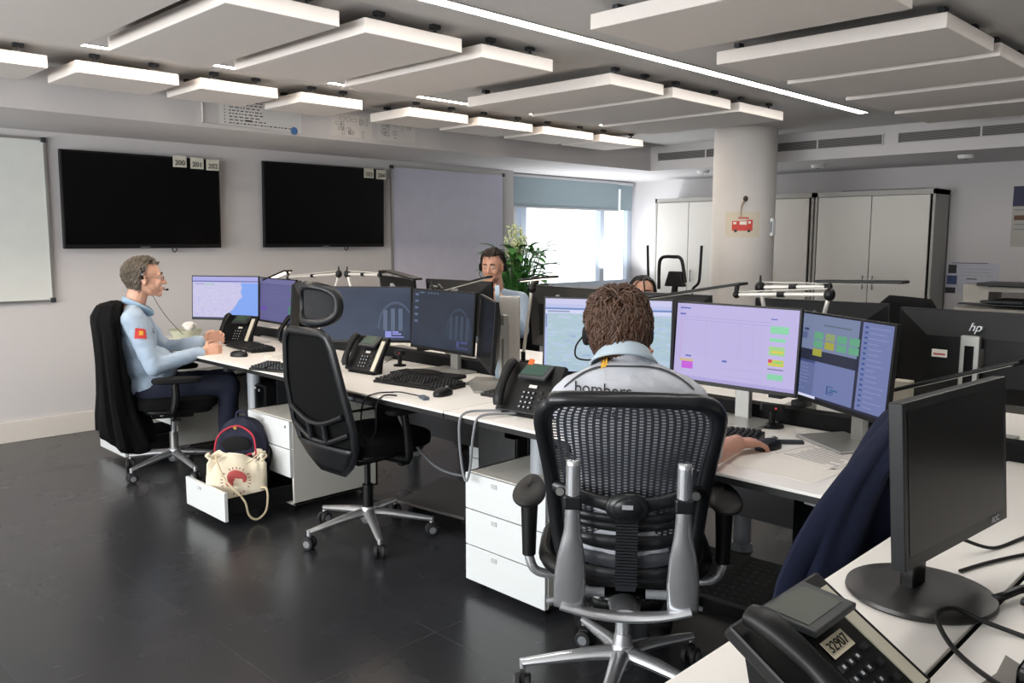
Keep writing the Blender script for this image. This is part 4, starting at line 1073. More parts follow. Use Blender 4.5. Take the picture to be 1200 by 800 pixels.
# navy jacket at the near desk: world frame
cloth('jacket', [(.985, 2.49, .835, .09, .02), (.965, 2.46, .835, .14, .035), (.92, 2.40, .835, .20, .045), (.87, 2.33, .835, .255, .05), (.81, 2.27, .835, .315, .052), (.74, 2.21, .835, .36, .055), (.67, 2.16, .835, .395, .056), (.59, 2.13, .835, .42, .056)],
      NAVY, 'navy blue jacket draped over a chair behind the switched-off monitor', 'jacket', seed=8, nf=6, fold=.016, hem=lambda th: .09*max(0, math.cos(th)))

# ================================================================== BAGS
t = empty('backpack', (2.11, 4.145, .085), R(222), 'navy backpack with red piping standing in the pulled-out drawer', 'backpack')
NB = mat('backpack_navy', '#161a30', .85, bump=.3, bscale=120, var=.15)
RED = mat('red_piping', '#b8283c', .6)
def bp(u, v):
    th = 2*PI*u; c, s_ = math.cos(th), math.sin(th); c = math.copysign(abs(c)**.6, c); s_ = math.copysign(abs(s_)**.6, s_)
    ax = interp([(0, .09), (.5, .095), (.8, .08), (.93, .05), (1, .01)], v); ay = interp([(0, .13), (.3, .14), (.6, .135), (.85, .11), (.95, .075), (1, .015)], v)
    return (ax*c-.03*v*v+.004*math.sin(9*th+12*v), ay*s_+.006*math.sin(14*v+3*th), .41*v)
b = MB(); b.surf(bp, 40, 26, closeu=True); b.f.append(list(reversed(range(40)))); b.mi.append(0); b.build('bag_body', NB, t, smooth=True)
b = MB(); b.tube([(.085, -.105, .10), (.088, -.11, .25), (.07, -.085, .335), (.055, 0, .375), (.07, .085, .335), (.088, .11, .25), (.085, .105, .10)], .005, 8, 8); b.build('piping', RED, t, smooth=True)
def pk(u, v):
    return (.092+.022*math.sin(PI*u)*(1-v*.6)+.004*math.sin(20*u), (2*u-1)*.105*(1-.15*v), .06+.17*v)
b = MB(); b.surf(pk, 14, 10); b.build('front_pocket', NB, t, smooth=True, solid=.012)
b = MB(); b.tube([(.105, -.1, .235), (.118, -.04, .222), (.12, .04, .226), (.105, .095, .24)], .005, 8, 5); b.build('piping', RED, t, smooth=True)
b = MB(); b.ell((.075, 0, .28), (.012, .08, .045)); b.build('opening', mat('bag_inside', '#08080b', .95), t, smooth=True)
b = MB(); b.tube([(-.02, -.03, .4), (-.02, -.02, .435), (-.02, .02, .435), (-.02, .03, .4)], .007, 8, 5); b.build('haul_loop', NB, t, smooth=True)
for s_ in (-1, 1):
    b = MB(); b.tube([(-.06, s_*.06, .38), (-.10, s_*.09, .32), (-.02, s_*.155, .22), (.06, s_*.15, .10), (.10, s_*.145, .03)], [.012, .016, .014, .008, .007], 8, 6, flat=.5); b.build('shoulder_strap', BLKM, t, smooth=True)
b = MB(); b.cyl((.075, .0, .37), (.082, .0, .37), .009, seg=14); b.build('badge', mat('brass', '#b08d4c', .35, metal=.8), t)
CAN = mat('canvas', '#e2d8c0', .9, var=.05, bump=.3, bscale=150)
t = empty('tote_bag', (2.0, 4.0, .098), R(236), 'cream canvas drawstring bag with a red print lying against the backpack', 'bag')
def tb(u, v):
    th = 2*PI*u; c, s_ = math.cos(th), math.sin(th); c = math.copysign(abs(c)**.6, c); s_ = math.copysign(abs(s_)**.7, s_)
    ax = interp([(0, .05), (.4, .06), (.75, .045), (.9, .03), (1, .035)], v); ay = interp([(0, .15), (.5, .15), (.8, .145), (.9, .13), (1, .15)], v)
    g = .010*math.sin(11*th+1)*max(0, v-.55)*2
    return (ax*c+g-.06*v, (ay+g)*s_, .225*v+.022*math.sin(5*th+2)*max(0, v-.6)*2.2)
b = MB(); b.surf(tb, 56, 20, closeu=True); b.f.append(list(reversed(range(56)))); b.mi.append(0); b.build('bag_body', CAN, t, smooth=True, solid=.004)
pr_ = mat('red_print', '#9a3038', .8)
b = MB(); cpt = []
for k in range(14):
    a = R(-20)+k/13*R(250); rr = .034+.004*math.sin(k); cpt.append((.052, .012+rr*math.cos(a), .118+rr*math.sin(a)))
b.tube(cpt, [.006, .014, .020, .022, .018, .012, .006], 8, 3, flat=1, up=(1, 0, 0))
for (yy, zz, r0) in ((-.012, .125, .010), (-.028, .105, .013)):
    b.tube([(.056, yy+r0*math.cos(q*PI/6), zz+r0*math.sin(q*PI/6)) for q in range(12)], .0035, 6, closed=True)
o = b.build('red_print', pr_, t, smooth=True); o.scale = (.25, 1, 1); o.location = (.045, 0, 0)
for i, ch in enumerate('MONTBAU MONTSERRAT'[:0]): pass
b = MB()
for k in range(22):
    a = R(200)-k/21*R(300)
    y_, z_ = .006+.07*math.cos(a), .115+.068*math.sin(a)
    if k % 6 == 5: continue
    T_ = Matrix.Translation((.058, y_, z_)) @ Matrix.Rotation(a-PI/2, 4, 'X')
    b.box((0, 0, 0), (.002, .0045, .011), M=T_)
b.build('ring_lettering', mat('dark_red_print', '#7a3a3c', .8), t)
IV = (Matrix.Translation((2.0, 4.0, .098)) @ Matrix.Rotation(R(236), 4, 'Z')).inverted()
b = MB(IV); b.tube([(1.93, 4.07, .33), (1.91, 4.02, .31), (1.92, 3.96, .23), (1.95, 3.90, .17), (1.975, 3.862, .12), (1.99, 3.855, .05), (2.03, 3.85, .02), (2.08, 3.85, .05), (2.10, 3.86, .12), (2.10, 3.875, .165), (2.09, 3.91, .16)], .0055, 8, 7); b.build('drawstring', mat('cord_cream', '#cfc0a0', .85), t, smooth=True)
b = MB(); b.tube([(.02, .13, .2), (.02, .16, .235), (.03, .13, .25), (.04, .09, .22), (.05, .06, .20)], .004, 8, 6); b.build('drawstring', MATS['cord_cream'], t, smooth=True)

# ================================================================== DESK LAMPS
LAMP = emi('lamp_led', '#fff0d8', 3.0); LAMPD = mat('lamp_diffuser', '#d8d4c8', .5)
def lamp(base, elbow, wrist, h0, h1, label, lit=False, upper=None, w=.035, white=True):
    """clamp base, elbow, wrist and the two ends of the head, all points in the room"""
    B = Vector(base)
    t = empty('desk_lamp', base, 0, label, 'desk lamp'); L = [Vector(p)-B for p in (elbow, wrist, h0, h1)]
    am = mat('lamp_arm_white', '#d6d3cc', .4, metal=.3) if white else BLK
    b = MB(); b.box((0, 0, .012), (.06, .06, .024)); b.cyl((0, 0, .02), (0, 0, .07), .012, seg=14); b.build('clamp', BLK, t, bevel=.003)
    b = MB(); b.tube([(0, 0, .05), L[0]], .0085, 10); b.build('lower_arm', am, t, smooth=True)
    b = MB(); b.tube([L[0], L[1]], .008, 10); d = (L[1]-L[0]); b.tube([L[0]+Vector((0, 0, .022)), L[1]+Vector((0, 0, .012))], .0025, 6); b.build('upper_arm', am, t, smooth=True)
    b = MB(); b.tube([L[0]+d*.5-d.normalized()*.015, L[0]+d*.5+d.normalized()*.015], .012, 10); b.build('arm_clip', BLK, t)
    b = MB(); b.ell(L[0], (.022, .022, .026), nu=14, nv=10); b.tube([L[0], L[0]+Vector((0, 0, .05))], [.008, .004], 8); b.build('elbow_joint', BLK, t, smooth=True)
    c = (L[2]+L[3])/2; hd = (L[3]-L[2]); hn = hd.normalized(); near = L[2] if (L[2]-L[1]).length < (L[3]-L[1]).length else L[3]
    b = MB(); b.tube([L[1], L[1]+Vector((0, 0, .02)), near+(c-near)*.12-Vector((0, 0, .004))], .010, 8); b.ell(L[1], (.016, .016, .016), nu=12, nv=8); b.build('wrist_joint', BLK, t, smooth=True)
    x = hn; y = Vector((0, 0, 1)).cross(x).normalized(); z = x.cross(y)
    M_ = Matrix(((x.x, y.x, z.x, c.x), (x.y, y.y, z.y, c.y), (x.z, y.z, z.z, c.z), (0, 0, 0, 1)))
    b = MB(M_); b.box((0, 0, 0), (hd.length, w*2, .012)); h = b.build('lamp_head', BLK, t, bevel=.004)
    b = MB(M_); b.box((0, 0, -.0068), (hd.length*.88, w*1.5, .002)); b.build('diffuser', LAMP if lit else LAMPD, h)
    return t

XL = 3.1
lamp((XL, 4.85, .80), (XL, 4.667, 1.218), (XL, 5.298, 1.174), (XL, 5.61, 1.145), (XL, 5.295, 1.223), 'lit desk lamp leaning over the dim purple monitor', lit=True)
lamp((XL, 4.40, .80), (XL, 4.57, 1.221), (XL, 4.221, 1.226), (XL, 4.15, 1.255), (XL, 3.846, 1.213), 'dark desk lamp above the faint crest screen, its arm mirroring the lit one')
lamp((XL, 3.80, .80), (XL, 3.72, 1.16), (XL, 3.66, 1.165), (XL-.02, 3.62, 1.16), (XL-.02, 3.214, 1.25), 'desk lamp with a pale bar head just below the young man\'s face', w=.02)
lamp((XL, 2.99, .80), (XL, 2.93, 1.20), (XL, 2.90, 1.235), (XL, 2.99, 1.238), (XL, 2.79, 1.262), 'black desk lamp glowing in front of the green plant', lit=True, w=.05)
lamp((XL, 1.47, .80), (XL, 1.379, 1.242), (XL, 1.771, 1.223), (XL, 2.24, 1.183), (XL, 1.738, 1.27), 'long black flat desk lamp beside the bombers man\'s head')
lamp((XL+.1, 1.62, .80), (XL+.1, 1.72, 1.251), (XL+.1, 1.43, 1.266), (XL+.1, 1.47, 1.286), (XL+.1, 1.137, 1.294), 'thin black desk lamp lying level above the lit green tiles')
lamp((XL+.02, .62, .80), (XL+.02, .58, 1.02), (XL+.02, .66, 1.06), (XL-.1, .70, 1.07), (XL-.1, 1.09, .925), 'black desk lamp bar crossing the stickered monitor back', white=False)

# ================================================================== SMALL THINGS ON THE OPPOSITE DESKS
t = empty('power_box', (3.12, 1.10, .80), 0, 'cream socket box standing on the cable tray beside the lit list', 'power box')
MB().box((0, 0, .07), (.05, .062, .15)).build('box', mat('cream_plastic', '#cfc8b8', .5), t, bevel=.003)
MB().box((-.026, 0, .055), (.003, .055, .004)).build('seam', GREY, t); MB().box((-.01, -.036, .06), (.03, .01, .04)).build('switch', WHITE, t)
t = empty('pen_tray', (2.62, 5.92, DZ), R(30), 'pale tray with crumpled tissue on the grey-haired man\'s desk end', 'tray')
MB().lathe([(.09, 0), (.11, .05), (.12, .055), (.10, .052), (.085, .01)]).build('bowl', mat('pale_green', '#b9bda8', .6), t, smooth=True)
random.seed(4); b = MB()
for k in range(7): b.ell((random.uniform(-.05, .05), random.uniform(-.05, .05), .06+random.uniform(0, .03)), (.035, .02, .018), Euler((random.random(), random.random(), random.random()*6)).to_matrix().to_4x4(), 10, 8)
b.build('tissue', mat('tissue', '#e6e3dc', .9), t, smooth=True, remesh=.006)
t = empty('webcam', (2.86, 3.72, DZ), R(180), 'small black webcam with a red light standing under the dark screens', 'webcam')
MB().lathe([(.035, 0), (.035, .008), (.012, .012), (.012, .06)]).build('stand', BLK, t, smooth=True); MB().box((.0, 0, .075), (.03, .07, .03)).build('camera_body', BLK, t, bevel=.008)
MB().cyl((.015, .015, .075), (.017, .015, .075), .004, seg=10).build('red_light', emi('red_led', '#d04858', 1), t)
t = empty('webcam', (2.92, 1.50, DZ), R(200), 'small black stand with a red light under the screen of green tiles', 'webcam')
MB().lathe([(.045, 0), (.045, .008), (.012, .014), (.012, .06)]).build('stand', BLK, t, smooth=True); MB().box((.0, 0, .075), (.03, .09, .03)).build('camera_body', BLK, t, bevel=.008)
MB().cyl((.015, .015, .075), (.017, .015, .075), .004, seg=10).build('red_light', MATS['red_led'], t)
t = empty('red_white_card', (3.42, 2.80, DZ), R(190), 'white card with a red mark standing behind the relief map screen', 'card')
MB().box((0, 0, .05), (.004, .09, .1)).build('card', mat('pink_card', '#e0c9bd', .8), t); MB().box((.003, .01, .08), (.001, .04, .02)).build('red_mark', mat('red_print', '#b04a48', .7), t)
phone(3.35, .62, 10, 'black telephone on the opposite desk beyond the switched-off monitor', tilt=30)

# ================================================================== PLANT
t = empty('potted_plant', (6.05, 5.92, 0), 0, 'tall leafy green plant with white blossoms before the bright window', 'plant')
MB().lathe([(.15, 0), (.17, .02), (.2, .62), (.21, .66), (.19, .66), (.18, .6)], seg=36).build('planter', mat('planter_grey', '#8d8d8a', .6), t, smooth=True)
MB().lathe([(.01, .60), (.18, .61)], seg=24).build('soil', mat('soil', '#2a2119', .95, bump=.5), t)
LEAF = mat('leaf_green', '#3f7a34', .45, var=.35, scale=6); LEAFL = mat('leaf_light', '#7fa548', .45, var=.2)
rn = random.Random(11)
def leaf(mb, p0, p1, w, droop):
    p0 = Vector(p0); p1 = Vector(p1); d = p1-p0; side = d.cross(Vector((0, 0, 1)))
    side = side.normalized() if side.length > 1e-4 else Vector((1, 0, 0)); vs = []; fs = []; n = 7
    for i in range(n+1):
        u_ = i/n; c = p0+d*u_+Vector((0, 0, -droop*u_*u_+droop*.6*u_)); ww = w*math.sin(PI*min(1, u_*.96+.03))**.8
        vs += [c-side*ww+Vector((0, 0, ww*.25)), c, c+side*ww+Vector((0, 0, ww*.25))]
    for i in range(n):
        a = i*3; fs += [(a, a+1, a+4, a+3), (a+1, a+2, a+5, a+4)]
    mb.add(vs, fs)
b = MB(); st = MB()
for k in range(150):
    a = rn.uniform(0, 2*PI); rr = rn.uniform(.03, .27); h_ = rn.uniform(.85, 1.36); e = Vector((math.cos(a)*rr, math.sin(a)*rr, h_))
    st.tube([(math.cos(a)*.05, math.sin(a)*.05, .6), (e.x*.6, e.y*.6, .6+(h_-.6)*.6), e], .004, 5, 3)
    L = rn.uniform(.13, .23); q_ = rn.uniform(-.3, .5)
    leaf(b, e, e+Vector((math.cos(a)*L, math.sin(a)*L, L*q_)), rn.uniform(.028, .048), rn.uniform(.02, .12))
b.build('foliage', LEAF, t, smooth=True); st.build('stem', LEAF, t, smooth=True)
b = MB(); st = MB()
for k in range(26):
    a = rn.uniform(0, 2*PI); rr = rn.uniform(.0, .12); h_ = rn.uniform(1.35, 1.62); st.tube([(0, 0, .8), (math.cos(a)*rr*.5, math.sin(a)*rr*.5, 1.2), (math.cos(a)*rr, math.sin(a)*rr, h_)], .003, 5, 3)
    for j in range(14): b.ell((math.cos(a)*rr+rn.uniform(-.03, .03), math.sin(a)*rr+rn.uniform(-.03, .03), h_-rn.uniform(0, .2)), (.009, .009, .012), nu=6, nv=5)
b.build('blossom', mat('blossom', '#d9dfb8', .8), t, smooth=True); st.build('flower_stalk', LEAFL, t, smooth=True)
b = MB(); leaf(b, (.16, -.2, 1.36), (.24, -.3, 1.46), .035, .02); b.build('pale_leaf', LEAFL, t, smooth=True)
b = MB(); b.tube([(0, 0, .7), (.08, -.1, 1.15), (.16, -.2, 1.37)], .004, 6, 5); b.build('pale_stem', LEAFL, t, smooth=True)

# ================================================================== CROSS TRAINER
t = empty('cross_trainer', (6.62, 4.42, 0), 0, 'black cross trainer handles and console standing before the cabinets', 'exercise machine')
b = MB(); b.box((0, .25, .05), (.5, .08, .08)); b.box((0, -.25, .05), (.5, .08, .08)); b.box((0, 0, .07), (.1, 1.1, .08)); b.build('base_frame', BLK, t, bevel=.01)
MB().lathe([(.05, -.06), (.26, -.05), (.28, 0), (.26, .05), (.05, .06)], (0, 0, 0), 36).build('flywheel', DGREY, t, smooth=True).matrix_basis = Matrix.Translation((0, .25, .38)) @ Matrix.Rotation(PI/2, 4, 'Y')
b = MB(); b.tube([(0, .1, .1), (0, .05, .6), (0, .0, 1.04)], .03, 14, 4); b.build('mast', BLK, t, smooth=True)
b = MB(); b.box((0, 0, 1.08), (.05, .22, .14), top=(1, .6)); b.build('console', BLK, t, bevel=.01)
b = MB(); b.tube([(-.02, .17, .98), (-.02, .17, 1.2), (-.02, .15, 1.265), (-.02, .1, 1.285), (-.02, 0, 1.285), (-.02, -.05, 1.28), (-.02, -.085, 1.23), (-.02, -.12, 1.05)], .016, 10, 5); b.build('grip_loop', BLK, t, smooth=True)
for s_, y0 in ((1, .31), (-1, -.26)):
    b = MB(); b.tube([(0, y0*.8, .25), (0, y0*.75, .8), (0, y0*.72, .98), (0, y0*.95, 1.05), (0, y0, 1.14), (0, y0*1.04, 1.39)], .013, 10, 5); b.build('moving_handle', BLK, t, smooth=True)
    b = MB(); b.box((0, y0*.6, .28), (.14, .34, .03)); b.build('pedal', BLKM, t, bevel=.01)

# ================================================================== PILLAR, WALL PAPERS, PRINTER
def onpillar(a, z, rr=.2905): return Vector((7.25+rr*math.cos(a), 4.1+rr*math.sin(a), z))
AC = math.atan2(-4.1, -7.25)   # direction of the pillar face turned to the room
t = empty('fire_engine_drawing', (0, 0, 0), 0, 'paper with a red fire engine drawing taped to the round pillar', 'drawing')
b = MB(); b.surf(lambda u_, v_: onpillar(AC+.05-.62+u_*1.1, 1.465+.235*v_), 14, 2); b.build('paper', mat('drawing_paper', '#c9c0ae', .8), t, smooth=True)
def patch(mb, a0, a1, z0, z1, rr=.2915): mb.surf(lambda u_, v_: onpillar(AC+a0+(a1-a0)*u_, z0+(z1-z0)*v_, rr), 5, 1)
b = MB(); patch(b, -.34, .30, 1.525, 1.575); patch(b, -.34, .10, 1.575, 1.615); patch(b, .12, .30, 1.575, 1.625); patch(b, -.15, .18, 1.635, 1.648); b.build('red_engine', mat('engine_red', '#c4453c', .7), t)
b = MB(); patch(b, -.10, .10, 1.58, 1.61, .2925); patch(b, -.30, -.2, 1.585, 1.605, .2925); patch(b, .16, .24, 1.59, 1.612, .2925); b.build('pale_windows', PAPER, t)
b = MB()
for a in (-.22, .19): patch(b, a-.045, a+.045, 1.512, 1.536, .293)
b.build('wheels', INK, t)
t = empty('hanging_plug', (0, 0, 0), 0, 'short cord with a black plug hanging on the pillar above the drawing', 'plug')
b = MB(); b.tube([onpillar(AC+.03, 1.80, .31), onpillar(AC-.04, 1.76, .31), onpillar(AC-.07, 1.70, .30), onpillar(AC-.06, 1.64, .298)], [.012, .008, .005, .005], 8, 5); b.build('cord', mat('cord_beige', '#a8957c', .7), t, smooth=True)
b = MB(); b.ell(onpillar(AC+.05, 1.815, .312), (.022, .022, .026), nu=14, nv=10); b.build('plug_head', mat('plug_brown', '#3a2a22', .5), t, smooth=True)
t = empty('wall_control', tuple(onpillar(AC+1.10, 1.56, .30)), AC+1.10, 'small white control box on the side of the round pillar', 'control box')
MB().box((0, 0, 0), (.03, .06, .16)).build('box', WHITE, t, bevel=.003); MB().box((.0, -.032, 0), (.02, .004, .1)).build('side_plate', GREY, t)
# right wall papers
def wallpaper(y0, y1, z0, z1, label, nm, base, marks, cat='notice'):
    t = empty(nm, (X1-.003, (y0+y1)/2, (z0+z1)/2), 0, label, cat)
    MB().box((0, 0, 0), (.003, y1-y0, z1-z0)).build('sheet', base, t)
    for i, (a0, c0, a1, c1, m_) in enumerate(marks):
        W_, H_ = y1-y0, z1-z0
        MB().box((-.0025, W_/2-(a0+a1)/2*W_, H_/2-(c0+c1)/2*H_), (.0015, (a1-a0)*W_, (c1-c0)*H_)).build('printed_area', m_, t)
    return t
wallpaper(2.42, 2.90, .90, 1.22, 'white notice with a dark photo column on the wall beside the cabinets', 'wall_notice', mat('notice_white', '#b9bac4', .5), [(.04, .08, .2, .35, INK), (.02, .42, .22, .7, mat('notice_blue', '#3c4a78', .6)), (.0, .8, .2, .98, INK), (.1, .01, .8, .03, INK), (.4, .5, .6, .53, INK), (.3, .2, .9, .21, GREY), (.3, .3, .85, .31, GREY), (.3, .4, .9, .41, GREY)])
wallpaper(1.95, 2.34, 1.38, 1.96, 'poster with a dark blue top on the wall at the edge of the photo', 'wall_poster', mat('poster_white', '#a8a49c', .6), [(.0, .0, 1, .33, mat('poster_navy', '#1f2446', .6)), (.05, .48, 1, .56, mat('poster_brown', '#5a3a22', .6)), (.05, .38, .9, .4, GREY), (.05, .62, .9, .64, GREY), (.05, .7, .8, .72, GREY)], cat='poster')
# printer on a low stand
t = empty('printer', (8.6, 2.12, 0), 0, 'large white office printer by the wall beyond the opposite monitors', 'printer')
PW = mat('printer_white', '#bdb9b0', .5)
b = MB(); b.box((0, 0, .42), (.6, .8, .84)); b.build('body', PW, t, bevel=.01)
b = MB(); b.box((.1, .28, .95), (.42, .22, .18)); b.box((.1, -.1, 1.0), (.42, .56, .05)); b.build('scanner_unit', PW, t, bevel=.008)
b = MB(); b.box((.05, -.05, 1.045), (.45, .62, .025)); b.build('lid', DGREY, t, bevel=.005)
b = MB(); b.box((0, -.12, .88), (.5, .5, .05)); b.build('output_tray', BLKM, t)
b = MB(); b.box((-.3, .0, .9), (.12, .34, .02)); b.box((-.3, 0, .875), (.14, .7, .012)); b.build('control_panel', DGREY, t, bevel=.003)
b = MB()
for k in range(3): b.box((-.302, 0, .2+.2*k), (.006, .72, .17))
b.build('paper_drawers', mat('printer_drawer', '#a9a59c', .5), t)
# desk row beyond, at the right edge
desk(4.9, 5.7, .3, 1.9, 'white desk standing apart towards the printer', [(0, -.6), (0, .6)])
# ================================================================== PEOPLE
def V(*a): return Vector(a)
TEX = {}
def wrinkle(o, strength, size):
    k = (size,)
    if k not in TEX:
        tx = bpy.data.textures.new('folds', 'CLOUDS'); tx.noise_scale = size; tx.noise_depth = 2; TEX[k] = tx
    md = o.modifiers.new('d', 'DISPLACE'); md.texture = TEX[k]; md.strength = strength; md.mid_level = .5; md.texture_coords = 'LOCAL'
def decal(name, parent, pts, faces, m, target, off=.004, label=None, proj=False):
    """small cloth print laid on the garment"""
    me = bpy.data.meshes.new(name); me.from_pydata([tuple(p) for p in pts], [], faces); me.materials.append(m); me.update()
    o = bpy.data.objects.new(name, me); COL.objects.link(o); o.parent = parent
    s_ = o.modifiers.new('s', 'SHRINKWRAP'); s_.target = target; s_.wrap_method = 'NEAREST_SURFACEPOINT'; s_.wrap_mode = 'ABOVE_SURFACE'; s_.offset = off
    if proj:
        s_.wrap_method = 'PROJECT'; s_.use_project_x = True; s_.use_positive_direction = True; s_.use_negative_direction = True; s_.project_limit = .3
    if label: o['label'] = label
    return o
def gridpts(c, u, v, w, h, nu=8, nv=6):
    c = Vector(c); u = Vector(u).normalized(); v = Vector(v).normalized()
    P = [c+u*(w*(i/nu-.5))+v*(h*(j/nv-.5)) for j in range(nv+1) for i in range(nu+1)]
    F = [(j*(nu+1)+i, j*(nu+1)+i+1, (j+1)*(nu+1)+i+1, (j+1)*(nu+1)+i) for j in range(nv) for i in range(nu)]
    return P, F
def hand(b, W, d, n, t, curl=(.35, .5, .35), k=1.0, fan=.05, thumbc=.35, r=.0082):
    """W wrist, d along fingers, n out of the palm, t towards the thumb"""
    W = Vector(W); d = Vector(d).normalized(); n = Vector(n); n = (n-d*n.dot(d)).normalized(); t_ = d.cross(n); t = t_ if t_.dot(Vector(t)) > 0 else -t_
    for i in range(4):
        K = W+d*(.088-.004*abs(i-1))*k+t*(.031-.0205*i)*k+n*(-.004 if i in (1, 2) else 0)
        b.cap(W+d*.012*k+t*(.014-.009*i)*k, K, .0165*k, .0105*k)
        L = [.044, .027, .022]; q = (.93, 1.04, .97, .78)[i]*k; a = 0; p = K
        dd = (d+t*(fan*(1.5-i))).normalized()
        for j in range(3):
            a += curl[j]*(1+.08*i); v = dd*math.cos(a)+n*math.sin(a); p2 = p+v*L[j]*q
            b.cap(p, p2, (r+.0012-.0008*j)*k, (r+.0004-.0008*j)*k, 10); p = p2
    b.cap(W+d*.02*k+t*.018*k, W+d*.075*k, .018*k, .012*k)
    p0 = W+d*.022*k+t*.022*k+n*.004; p1 = p0+(d*.55+t*.75+n*.25).normalized()*.042*k
    v = (d*.9+t*.30+n*thumbc).normalized(); p2 = p1+v*.032*k; v = (d*.9-t*.05+n*(thumbc+.25)).normalized(); p3 = p2+v*.026*k
    b.cap(p0, p1, .0155*k, .0115*k, 10); b.cap(p1, p2, .0115*k, .0098*k, 10); b.cap(p2, p3, .0098*k, .0075*k, 10)
def head_prims(b, HM, k=1.0, jaw=1.0):
    M0 = b.M; b.M = M0 @ HM @ Matrix.Diagonal((k, k, k, 1))
    b.ell((-.012, 0, .032), (.095, .074, .083)); b.ell((.028, 0, -.012), (.060, .062, .088)); b.ell((.032, 0, -.066), (.047, .047*jaw, .040))
    b.ell((.068, 0, -.094), (.021, .024, .018)); b.cap((.084, 0, .012), (.108, 0, -.026), .0085, .0125); b.ell((.098, .012, -.031), (.009, .008, .007)); b.ell((.098, -.012, -.031), (.009, .008, .007))
    b.ell((.078, .022, .024), (.016, .026, .009)); b.ell((.078, -.022, .024), (.016, .026, .009))
    b.ell((.064, .036, -.028), (.022, .022, .026)); b.ell((.064, -.036, -.028), (.022, .022, .026))
    b.ell((.088, 0, -.055), (.012, .024, .006)); b.ell((.087, 0, -.067), (.012, .021, .007))
    for s_ in (-1, 1):
        E_ = Matrix.Rotation(s_*R(22), 4, 'Z') @ Matrix.Rotation(R(-12), 4, 'Y')
        b.ell((-.014, s_*.079, -.006), (.019, .007, .032), E_); b.ell((-.004, s_*.076, -.022), (.010, .007, .012))
        b.cap((-.02, s_*.05, -.04), (.02, s_*.045, -.075), .02, .016)
    b.M = M0
def face_details(P, HM, k=1.0, brow='#4a3526', eye='#30261e', closed=False, target=None):
    M = HM @ Matrix.Diagonal((k, k, k, 1))
    for s_ in (-1, 1):
        b = MB(M); b.ell((.078, s_*.030, .006), (.011, .0125, .010), nu=14, nv=10); o = b.build('eye', mat('eye_white', '#c9c2ba', .3), P, smooth=True)
        b = MB(M); b.ell((.0862, s_*.031, .005), (.0035, .0055, .0055), nu=12, nv=8); b.build('iris', mat('iris_'+eye, eye, .25), o, smooth=True)
        b = MB(M); b.cap((.083, s_*.019, .014), (.080, s_*.043, .012), .0038, .003, 8); b.build('eyelid', SKIN, P, smooth=True)
        b = MB(M); b.tube([(.094, s_*.012, .029), (.092, s_*.028, .034), (.080, s_*.047, .028)], [.0035, .0045, .002], 8, 4); b.build('eyebrow', mat('brow_'+brow, brow, .9), P, smooth=True)
    b = MB(M); b.tube([(.0905, -.022, -.061), (.0995, 0, -.060), (.0905, .022, -.061)], [.0022, .0042, .0022], 8, 4); b.build('lips', mat('lips', '#9a5a4e', .5), P, smooth=True)
def hair(P, HM, k, m, n, L, rr=.005, seed=1, lift=.012, hairline=.62, nape=-.5, base=True, wav=.3, top=1.0, side=.05, dens=None, crown=(-.55, .15, .83)):
    M = HM @ Matrix.Diagonal((k, k, k, 1)); rnd = random.Random(seed)
    C = Vector((-.014, 0, .030)); A = Vector((.098, .078, .087))
    def ok(x, y, z):
        if x > .25: return z > hairline-.1*(x-.25)+.25*abs(y)*0
        if x > -.12: return z > side+.35*(x+.12)*1.2
        return z > nape
    b = MB(M)
    if base:
        vs = []; N1, N2 = 56, 36
        def fn(u_, v_):
            th = 2*PI*u_; ph = PI*v_; x, y, z = math.sin(ph)*math.cos(th), math.sin(ph)*math.sin(th), math.cos(ph)
            s_ = 1.035*(1 if ok(x, y, z) else .80)
            if z < -.1 and x < 0: x *= 1.0-.22*abs(z+.1); 
            return (C.x+A.x*x*s_, C.y+A.y*y*s_, C.z+A.z*z*s_*(1.0 if z > 0 else 1.25))
        b.surf(fn, N1, N2, closeu=True)
    crown = Vector(crown).normalized()
    cnt = 0
    while cnt < n:
        z = rnd.uniform(-.75, 1); a = rnd.uniform(0, 2*PI); r_ = math.sqrt(1-z*z); p = Vector((r_*math.cos(a), r_*math.sin(a), z))
        if not ok(p.x, p.y, p.z): continue
        cnt += 1
        pts = []; ll = L*rnd.uniform(.6, 1.2); q = p.copy(); tw = rnd.uniform(-1, 1)*wav
        for s_ in range(6):
            t_ = s_/5; zz = q.z*(1.0 if q.z > 0 else 1.25); xx = q.x*(1 if q.z > -.1 else 1-.22*abs(q.z+.1))
            h_ = 1.03+lift*10*math.sin(t_*PI*.8)*rnd.uniform(.6, 1.3)*(top if q.z > .5 else 1)
            pts.append(Vector((C.x+A.x*xx*h_, C.y+A.y*q.y*h_, C.z+A.z*zz*h_)))
            d = (q-crown); d = d-q*d.dot(q); d = d.normalized() if d.length > .05 else Vector((1, 0, 0))
            g = Vector((0, 0, -.5)); g = g-q*g.dot(q); d = (d+g+q.cross(d)*tw).normalized()
            q = (q+d*ll/.09/5).normalized()
            if not ok(q.x, q.y, q.z) and q.x > -.1 and s_ > 1 and q.z < side: break
        if len(pts) < 3: continue
        b.tube(pts, [rr, rr*1.1, rr*.8, rr*.2], 5, 2, flat=.6)
    return b.build('hair', m, P, smooth=True)
def hm(c, yaw, pitch=0, roll=0): return Matrix.Translation(c) @ Matrix.Rotation(R(yaw), 4, 'Z') @ Matrix.Rotation(-R(pitch), 4, 'Y') @ Matrix.Rotation(R(roll), 4, 'X')
HAIRB = mat('hair_brown', '#4c3324', .55, var=.45, scale=60); HAIRG = mat('hair_greying', '#6a6156', .6, var=.45, scale=70); HAIRK = mat('hair_black', '#100c0b', .45, var=.3, scale=60)
HAIRD = mat('hair_dark_brown', '#241812', .55, var=.35, scale=60)
